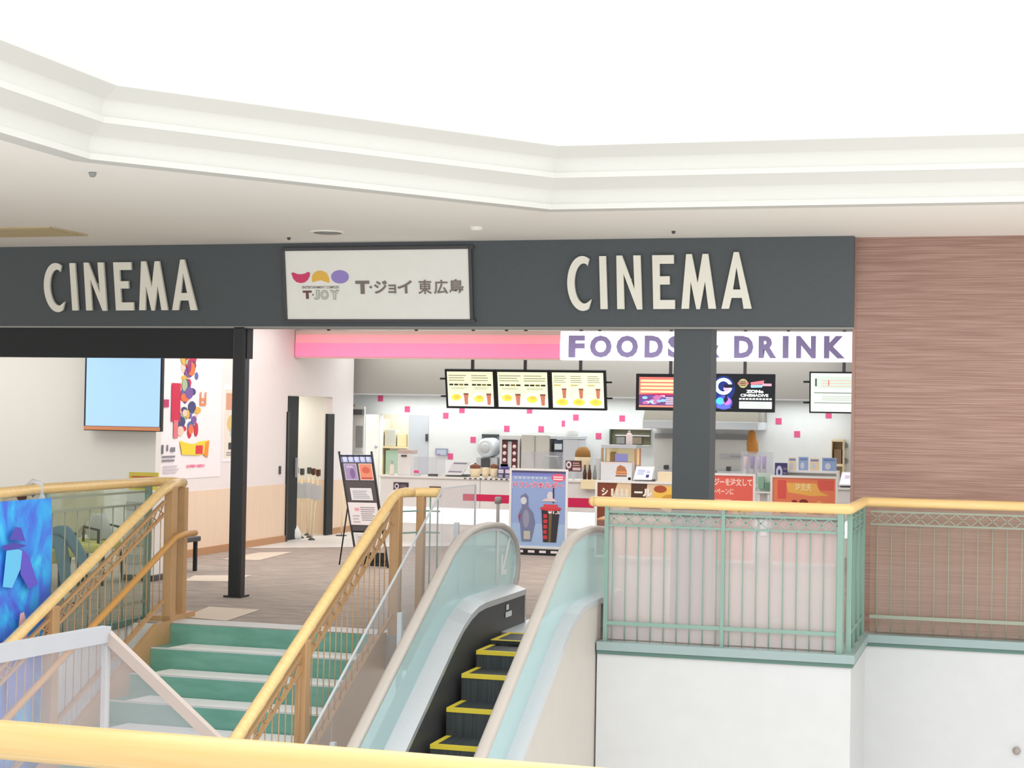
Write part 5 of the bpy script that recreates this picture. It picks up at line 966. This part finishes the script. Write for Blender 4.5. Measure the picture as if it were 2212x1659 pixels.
t.lathe('body', 0.5, [(R0, 0), (R0, t.H * 0.7), (R0 * 0.4, t.H * 0.85)], mat('pink_white', (240, 222, 222), 0.4)); t.lathe('cap', 0.5, [(R0 * 0.42, t.H * 0.85), (R0 * 0.35, t.H)], M_white)
hx0, hx1 = wx(1388, 26.0), wx(1637, 26.0); h0, h1, h2 = wz(925, 26.0, 1400), wz(908, 26.0, 1400), wz(880, 26.2, 1400)
r = thing('range_hood', 'stainless range hood over the fryers behind the charcoal pillar', 'range hood', ((hx0 + hx1) / 2, 26.4, h0))
b = MB(); b.box((hx0, 25.95, h0), (hx1, 26.98, h1), M_steel2, 0.01); obj('lip', b, r)
b = MB(); b.add([(hx0, 25.97, h1), (hx1, 25.97, h1), (hx1, 26.98, h1), (hx0, 26.98, h1), (hx0 + 0.02, 26.2, 2.27), (hx1 - 0.02, 26.2, 2.27), (hx1 - 0.02, 26.98, 2.27), (hx0 + 0.02, 26.98, 2.27)], [[0, 1, 5, 4], [1, 2, 6, 5], [2, 3, 7, 6], [3, 0, 4, 7], [4, 5, 6, 7]], mat('dull_steel', (150, 146, 134), 0.45, metal=0.2)); obj('canopy', b, r)
t = It('fryer_panel', 'stainless splash back and fryers under the range hood', 'fryer', 1404, 1618, 938, 26.55, 0.42, zb=0.902)
t.box('splash_back', 0, 0, 1, 1, mat('satin_grey_steel', (214, 214, 208), 0.4, metal=0.2), 0.85, 1, 0); t.box('light_band', 0.0, 0.9, 1, 1.0, M_grey, 0.8, 0.86, 0)
for u in (0.05, 0.36, 0.68): t.box('fryer_tank', u, 0, u + 0.27, 0.3, M_steel, 0, 0.8, 0.01); t.box('basket_handle', u + 0.1, 0.3, u + 0.13, 0.38, M_dgrey, -0.2, 0.3)
t.box('label_rail', 0.68, 0.52, 0.97, 0.62, M_white, 0.8, 0.85, 0); t.art('label_marks', lambda a_: [a_.rect(0.35 + 0.09 * i, 0.3, 0.4 + 0.09 * i, 0.7, flat((170, 168, 170))) for i in range(7)], 0.68, 0.52, 0.97, 0.62, 0.79)
c = Y(1624, 930, 26.3); k = MB(); zlo = wz(980, 26.3, 1624); zhi = wz(930, 26.3, 1624); vs = []; rows = [(0.0, 0.06, 0.05), (0.1, 0.085, 0.06), (0.45, 0.08, 0.055), (0.75, 0.055, 0.045), (0.95, 0.05, 0.035), (1.0, 0.03, 0.03)]
for t_, a_, d_ in rows:
    for i in range(12): an = 2 * math.pi * i / 12; q = 1 + 0.12 * math.sin(4 * an + t_ * 3); vs.append((c.x + 0.02 * (1 - t_) + a_ * math.cos(an) * q, 26.3 + d_ * math.sin(an) * q, zlo + (zhi - zlo) * t_))
k.add(vs, [[i * 12 + j, i * 12 + (j + 1) % 12, (i + 1) * 12 + (j + 1) % 12, (i + 1) * 12 + j] for i in range(5) for j in range(12)] + [list(range(12))[::-1], list(range(60, 72))], mat('orange_brown_cloth', (204, 138, 66), 0.8, var=0.2), True); rr_ = thing('hanging_apron', 'orange brown apron hanging from the range hood corner', 'apron', (c.x, 26.3, zlo)); obj('cloth', k, rr_)
k = MB(); k.tube([(c.x, 26.3, zhi - 0.02), (c.x, 26.3, h0 - 0.002)], 0.008, M_brn, 6, up=(0, 1, 0)); obj('hanging_loop', k, rr_)
# right counter things
t = It('sneeze_screen', 'clear acrylic screen on the counter right of the charcoal pillar', 'screen', 1600, 1670, 976, 24.62, 0.008); t.box('acrylic_panel', 0, 0, 1, 1, M_milky, bev=0); t.box('foot', 0.1, 0, 0.2, 0.04, M_white, -6, 8); t.box('foot', 0.8, 0, 0.9, 0.04, M_white, -6, 8)
for i, (x0, x1, lab) in enumerate(((1604, 1616, 'leftmost pink and white cup stack behind the acrylic screen'), (1618, 1630, 'violet cup stack second along behind the acrylic screen'), (1632, 1643, 'white and violet cup stack behind the acrylic screen'), (1644, 1655, 'rightmost violet patterned cup stack behind the acrylic screen'))):
    t = It('cup_stack', lab, 'cup stack', x0, x1, 986, 24.85, 0.12, grp='stacked cups on the right counter'); R0 = t.W * 0.48
    t.lathe('cup', 0.5, [(R0 * 0.75, 0), (R0, t.H * 0.55), (R0 * 0.9, t.H * 0.56)], M_white); t.lathe('top_cup', 0.5, [(R0 * 0.72, t.H * 0.56), (R0, t.H), (R0 * 0.9, t.H)], flat([(236, 206, 206), (150, 132, 186), (206, 200, 226), (170, 150, 206)][i]))
def navy2(a_): a_.rect(0, 0, 1, 1, flat((70, 66, 112))); a_.ell(0.35, 0.6, 0.26, 0.28, flat((206, 206, 236))); a_.ell(0.35, 0.6, 0.1, 0.12, flat((70, 66, 112))); a_.lines(0.66, 0.3, 0.98, 0.9, 3, flat((120, 116, 130))); a_.rect(0.1, 0.05, 0.6, 0.2, flat((150, 150, 200)))
t = It('menu_card', 'navy card with a white disc standing on the right counter', 'menu card', 1674, 1701, 1000, 24.56, 0.02); t.box('card', 0, 0, 1, 1, flat((70, 66, 112)), bev=0); t.art('printed_picture', navy2)
t = It('display_shelf', 'white two-tier display shelf on the right counter above the orange poster', 'display shelf', 1672, 1810, 982, 24.7, 0.3)
t.box('top', 0, 0.42, 1, 0.5, M_white2); t.box('side_panel', 0, 0, 0.02, 0.42, M_white2); t.box('side_panel', 0.98, 0, 1, 0.42, M_white2); t.box('back_panel', 0.02, 0, 0.98, 0.42, M_white2, 0.9, 1)
zs = t.zb + t.H * 0.5 + 0.001
for x0, x1, yt_, m_, lab in ((1703, 1720, 988, mat('beige_card', (240, 222, 190), 0.5), 'beige card, leftmost on the white display shelf'), (1725, 1746, 987, mat('blue_photo', (156, 178, 218), 0.5), 'blue photo card left of centre on the white display shelf'), (1749, 1770, 990, mat('beige_card2', (238, 218, 182), 0.5), 'beige card between the two blue photo cards'), (1776, 1807, 989, mat('blue_photo2', (150, 174, 214), 0.5), 'wider blue photo card, rightmost on the white display shelf')):
    q = It('photo_card', lab, 'card', x0, x1, yt_, 24.72, 0.012, zb=zs, grp='cards on the display shelf'); q.box('card', 0, 0, 1, 1, m_, bev=0); q.art('printed_picture', lambda a_: (a_.ell(0.4, 0.35, 0.2, 0.25, flat((210, 214, 226))), a_.rect(0.1, 0.75, 0.9, 0.9, flat((120, 140, 190)))), 0, 0, 1, 1)
for x0, x1, lab in ((1694, 1712, 'small dark topped bun on the lower tier, left'), (1746, 1766, 'small dark topped bun on the lower tier, centre'), (1766, 1782, 'pale bun on the lower tier, right')):
    q = It('bun', lab, 'bun', x0, x1, 1017, 24.75, 0.1, grp='buns on the lower tier of the display shelf'); k = MB(); k.ball((q.x0 + q.W / 2, 24.8, q.zb + 0.035), 0.06, M_brn if 'dark' in lab else M_cream, (1, 0.8, 0.62)); obj('bread', k, q.r)
t = It('glass_counter_case', 'small glass case with green items between the two orange posters', 'display case', 1634, 1666, 1022, CY - 0.16, 0.12, zb=wz(1062, CY - 0.16, 1650))
t.box('glass_panel', 0, 0, 1, 1, M_glassg, 0, 0.08, 0); t.box('back', 0, 0, 1, 1, M_white2, 0.9, 1, 0); t.box('goods', 0.1, 0.15, 0.5, 0.8, mat('pale_green', (176, 206, 190), 0.6), 0.3, 0.8); t.box('goods', 0.55, 0.1, 0.9, 0.5, mat('mid_green', (130, 166, 146), 0.6), 0.3, 0.8); t.box('base', 0, -0.1, 1, 0, M_white2); t.box('leg', 0.1, -t.zb / t.H + 0.001, 0.25, -0.1, M_white2, 0.2, 0.8, 0); t.box('leg', 0.75, -t.zb / t.H + 0.001, 0.9, -0.1, M_white2, 0.2, 0.8, 0)
t = It('wall_shelf_unit', 'narrow cream shelf unit on the back wall beside the brown wall', 'shelf', 1795, 1822, 949, 26.75, 0.24, zb=0.902)
t.box('side_panel', 0, 0, 0.08, 1, M_cream); t.box('side_panel', 0.92, 0, 1, 1, M_cream); t.box('back_panel', 0.08, 0, 0.92, 1, mat('tan_back', (206, 186, 150), 0.6), 0.9, 1, 0); [t.box('shelf_board', 0.08, v, 0.92, v + 0.05, M_cream) for v in (0.0, 0.45, 0.95)]; t.box('stored_items', 0.2, 0.5, 0.8, 0.8, mat('mixed_brown', (150, 120, 96), 0.6), 0.2, 0.8)
for y_, lab in ((962, 'upper grey wall dial beside the shelf unit'), (996, 'lower grey wall dial beside the shelf unit')):
    q = Y(1826, y_, 26.99); k = MB(); k.lathe(q, [(0.045, 0), (0.045, 0.02), (0.02, 0.035)], M_grey, 16, axis=(0, -1, 0)); tag(obj('wall_dial', k, loc=q), lab, 'dial')
q = It('wall_notice', 'small framed blue notice on the kitchen wall above the register', 'notice', 940, 966, 969, 26.97, 0.02, zb=wz(984, 26.97, 953)); q.box('frame', 0, 0, 1, 1, mat('slate_blue', (150, 160, 184), 0.5), bev=0); q.art('printed_picture', lambda a_: (a_.rect(0.1, 0.1, 0.9, 0.85, flat((196, 206, 222))), a_.rect(0.2, 0.1, 0.4, 0.3, flat((206, 140, 170)))))
# store room shelves seen through the doorway
q = It('store_shelf', 'store room shelf with boxes seen through the kitchen doorway', 'shelf', 822, 882, 905, 28.1, 0.4, zb=0.006)
q.box('upright', 0.0, 0, 0.05, 1, M_cream); q.box('upright', 0.95, 0, 1, 1, M_cream); [q.box('shelf_board', 0.05, v, 0.95, v + 0.02, M_cream) for v in (0.1, 0.45, 0.72)]; q.box('glass_panel', 0.15, 0.46, 0.6, 0.7, mat('pale_green_tub', (190, 220, 206), 0.4), 0.1, 0.6)
for u0, v0, u1, v1, m_, lab in ((0.1, 0.741, 0.5, 0.9, M_white, 'white box on the top board of the store room shelf'), (0.55, 0.741, 0.9, 0.86, M_cream, 'cream box on the top board of the store room shelf'), (0.66, 0.471, 0.92, 0.62, M_dgrey, 'dark grey box on the middle board of the store room shelf')):
    k = MB(); k.box(q.p(u0, v0, 0.1), q.p(u1, v1, 0.8), m_, 0.01); tag(obj('storage_box', k, loc=q.p(u0, v0, 0.1)), lab, 'box')

# ---------------------------------------------------------------- hanging screens
def hang_screen(label, O, U, V, art_fn, poles, ends=(), grp=None, bez=0.035):
    O, U, V = Vector(O), Vector(U), Vector(V); n = U.cross(V).normalized(); ux, vx = U.normalized(), V.normalized()
    rt = thing('menu_screen', label, 'menu screen', O + U * 0.5, grp)
    k = MB(); k.prism([O, O + U, O + U + V, O + V], -n * 0.06, M_blackm); cs = obj('casing', k, rt)
    a_ = Art(O + ux * bez + vx * bez, U - ux * 2 * bez, V - vx * 2 * bez); art_fn(a_); a_.build('display', cs)
    for f in poles: p = O + U * f + V - n * 0.03; k = MB(); k.box((p.x - 0.022, p.y - 0.015, p.z - 0.02), (p.x + 0.022, p.y + 0.025, 3.3), M_dgrey); obj('ceiling_pole', k, rt)
    for sx, f in ends: p = O + (U if sx > 0 else U * 0) + V * f - n * 0.03; k = MB(); k.tube([p, p + ux * 0.09 * sx], 0.014, M_blackm, 8); obj('side_bracket', k, rt)
    return rt
W0 = flat((232, 238, 204), 0.55); YE = flat((250, 226, 90), 0.5); CU = flat((206, 130, 106), 0.35); TX = flat((150, 150, 110), 0.2); DK = flat((66, 62, 40)); PW = flat((252, 252, 240), 0.6); OR = flat((250, 200, 84), 0.5)
def cup(a_, x, y, s=1.0): a_.poly([(x - 0.05 * s, y + 0.3 * s), (x + 0.05 * s, y + 0.3 * s), (x + 0.035 * s, y), (x - 0.035 * s, y)], CU); a_.rect(x - 0.055 * s, y + 0.28 * s, x + 0.055 * s, y + 0.33 * s, flat((150, 100, 90), 0.2))
def menu2(a_, third=False):
    a_.rect(0, 0, 1, 1, W0); a_.rect(0, 0, 1, 0.25, PW)
    if not third:
        for o in (0.03, 0.53):
            a_.lines(o, 0.74, o + 0.44, 0.95, 3, TX, 0.3); [a_.rect(o + 0.01 + 0.11 * i, 0.6, o + 0.1 + 0.11 * i, 0.65, DK if i != 2 else flat((150, 140, 60))) for i in range(4)]; a_.lines(o + 0.05, 0.5, o + 0.4, 0.57, 2, TX, 0.3)
            a_.ell(o + 0.14, 0.3, 0.11, 0.1, PW); a_.ell(o + 0.15, 0.26 if o < 0.3 else 0.22, 0.11, 0.1, YE); a_.ell(o + 0.17, 0.27, 0.07, 0.06, OR); cup(a_, o + 0.37, 0.05)
    else:
        for o in (0.03, 0.36, 0.69):
            a_.lines(o, 0.72, o + 0.26, 0.94, 4, TX, 0.3); a_.rect(o, 0.62, o + 0.14, 0.66, flat((214, 200, 120), 0.3)); cup(a_, o + 0.2, 0.27, 0.85); a_.ell(o + 0.15, 0.16, 0.12, 0.1, YE); a_.ell(o + 0.15, 0.17, 0.06, 0.06, OR)
YM = 24.95; tilt = -0.13
bl, br, tl = Y(962, 881.5, YM), Y(1309, 885, YM), Y(953, 797.5, YM + tilt)
H_ = Vector((0, tilt, tl.z - bl.z)); xs3 = [wx(962, YM), wx(1070.5, YM), wx(1188, YM), wx(1309, YM)]
for i, lab in enumerate(('left menu screen of the three joined ones, hanging above the counter', 'middle menu screen of the three joined ones, hanging above the counter', 'right menu screen of the three joined ones, showing three cups')):
    f0 = (bl.z + (br.z - bl.z) * i / 3)
    hang_screen(lab, (xs3[i] + 0.003, YM, bl.z), (xs3[i + 1] - xs3[i] - 0.006, 0, 0), H_, (lambda a_, q=i: menu2(a_, q == 2)), (0.55,), ((-1, 0.3), (-1, 0.75)) if i == 0 else (((1, 0.3), (1, 0.7)) if i == 2 else ()), 'three joined menu screens')
def redscr(a_):
    a_.rect(0, 0, 1, 1, flat((240, 110, 100), 0.6)); a_.rect(0, 0, 1, 0.42, flat((120, 70, 130), 0.4)); a_.lines(0.03, 0.48, 0.97, 0.96, 4, flat((255, 220, 160), 0.6), 0.6); a_.rect(0, 0, 1, 0.06, flat((246, 140, 120), 0.5))
    rnd = random.Random(2)
    for i in range(18): a_.ell(rnd.uniform(0.05, 0.5), rnd.uniform(0.1, 0.38), 0.06, 0.05, flat(rnd.choice([(230, 226, 250), (96, 84, 170), (200, 120, 170), (150, 206, 240)]), 0.4), 8)
    a_.lines(0.55, 0.1, 0.95, 0.36, 4, flat((236, 230, 236), 0.5)); a_.poly([(0.0, 0.42), (0.5, 0.46), (0.9, 0.42), (0.5, 0.4)], flat((200, 40, 90), 0.4))
p0, p1, p2 = Y(1373, 886, 25.0), Y(1492, 889, 25.0), Y(1371, 807, 25.0)
hang_screen('red advertising screen half hidden by the charcoal pillar, hanging above the counter', (p0.x, 25.0, p0.z), (p1.x - p0.x, 0, 0), (0, 0, p2.z - p0.z), redscr, (0.62,), bez=0.05)
def zone(a_):
    a_.rect(0, 0, 1, 1, flat((22, 28, 36))); a_.ell(0.19, 0.62, 0.19, 0.36, flat((30, 50, 130), 0.3)); a_.ring(0.19, 0.68, 0.145, 0.24, 0.6, flat((190, 216, 255), 0.9)); a_.ell(0.24, 0.62, 0.05, 0.08, flat((226, 170, 240), 0.7)); a_.rect(0.2, 0.64, 0.36, 0.74, flat((30, 40, 70)))
    a_.ell(0.2, 0.22, 0.14, 0.2, flat((80, 90, 200), 0.5)); a_.ell(0.14, 0.26, 0.07, 0.1, flat((70, 190, 240), 0.7)); a_.ell(0.25, 0.25, 0.07, 0.1, flat((190, 120, 230), 0.6)); a_.lines(0.08, 0.06, 0.32, 0.16, 3, flat((110, 130, 236), 0.5)); a_.poly([(0.19, 0.3), (0.24, 0.46), (0.27, 0.3), (0.22, 0.2)], flat((40, 40, 80)))
    a_.ell(0.51, 0.77, 0.075, 0.13, flat((196, 184, 130), 0.4)); a_.rect(0.42, 0.74, 0.6, 0.8, flat((206, 130, 120), 0.3)); a_.lines(0.46, 0.7, 0.57, 0.86, 3, flat((120, 110, 80)))
    a_.poly([(0.63, 0.8), (0.85, 0.86), (0.84, 0.76), (0.64, 0.72)], flat((240, 120, 130), 0.6)); a_.poly([(0.63, 0.72), (0.82, 0.74), (0.82, 0.66), (0.64, 0.65)], flat((150, 200, 230), 0.6)); a_.rect(0.82, 0.7, 0.97, 0.77, flat((240, 170, 190), 0.5))
    wh = flat((240, 244, 240), 0.9); a_.text('ZONe', 0.56, 0.5, 0.84, 0.59, wh, 0.06); a_.text('CINEMADIVE', 0.47, 0.395, 0.92, 0.475, wh, 0.03); [a_.rect(0.45 + 0.054 * i, 0.31, 0.49 + 0.054 * i, 0.355, wh) for i in range(10)]; a_.rect(0.45, 0.06, 0.98, 0.26, flat((220, 232, 222), 0.6)); a_.lines(0.48, 0.09, 0.95, 0.25, 3, flat((170, 186, 176), 0.3), 0.2)
p0, p1, p2 = Y(1534, 889, 24.9), Y(1673, 892, 24.9), Y(1534, 807, 24.9)
hang_screen('dark screen with a glowing blue and violet ring right of the charcoal pillar', (p0.x, 24.9, p0.z), (p1.x - p0.x, 0, 0), (0, 0, p2.z - p0.z), zone, (0.53,), bez=0.02)
def sched(a_):
    bg = flat((220, 232, 216), 0.6); a_.rect(0, 0, 1, 1, bg); a_.rect(0.06, 0.6, 1, 0.92, flat((206, 220, 206), 0.5)); a_.rect(0.06, 0.48, 1, 0.5, flat((110, 120, 110))); a_.rect(0.06, 0.22, 1, 0.24, flat((150, 160, 150))); a_.rect(0.08, 0.66, 0.11, 0.86, flat((90, 100, 96)))
    a_.lines(0.2, 0.66, 0.9, 0.88, 3, flat((230, 160, 150), 0.4), 0.15); a_.rect(0.32, 0.68, 0.34, 0.82, flat((230, 110, 110), 0.4)); a_.lines(0.2, 0.3, 0.9, 0.44, 3, flat((176, 190, 176), 0.3), 0.3)
p0, p1, p2 = Y(1748, 892, 24.9), Y(1872, 896, 24.9), Y(1746, 803, 24.9)
hang_screen('pale green schedule screen partly cut off by the brown wall', (p0.x, 24.9, p0.z), (p1.x - p0.x, 0, 0), (0, -0.05, p2.z - p0.z), sched, (0.6,), ((-1, 0.25), (-1, 0.75)), bez=0.022)
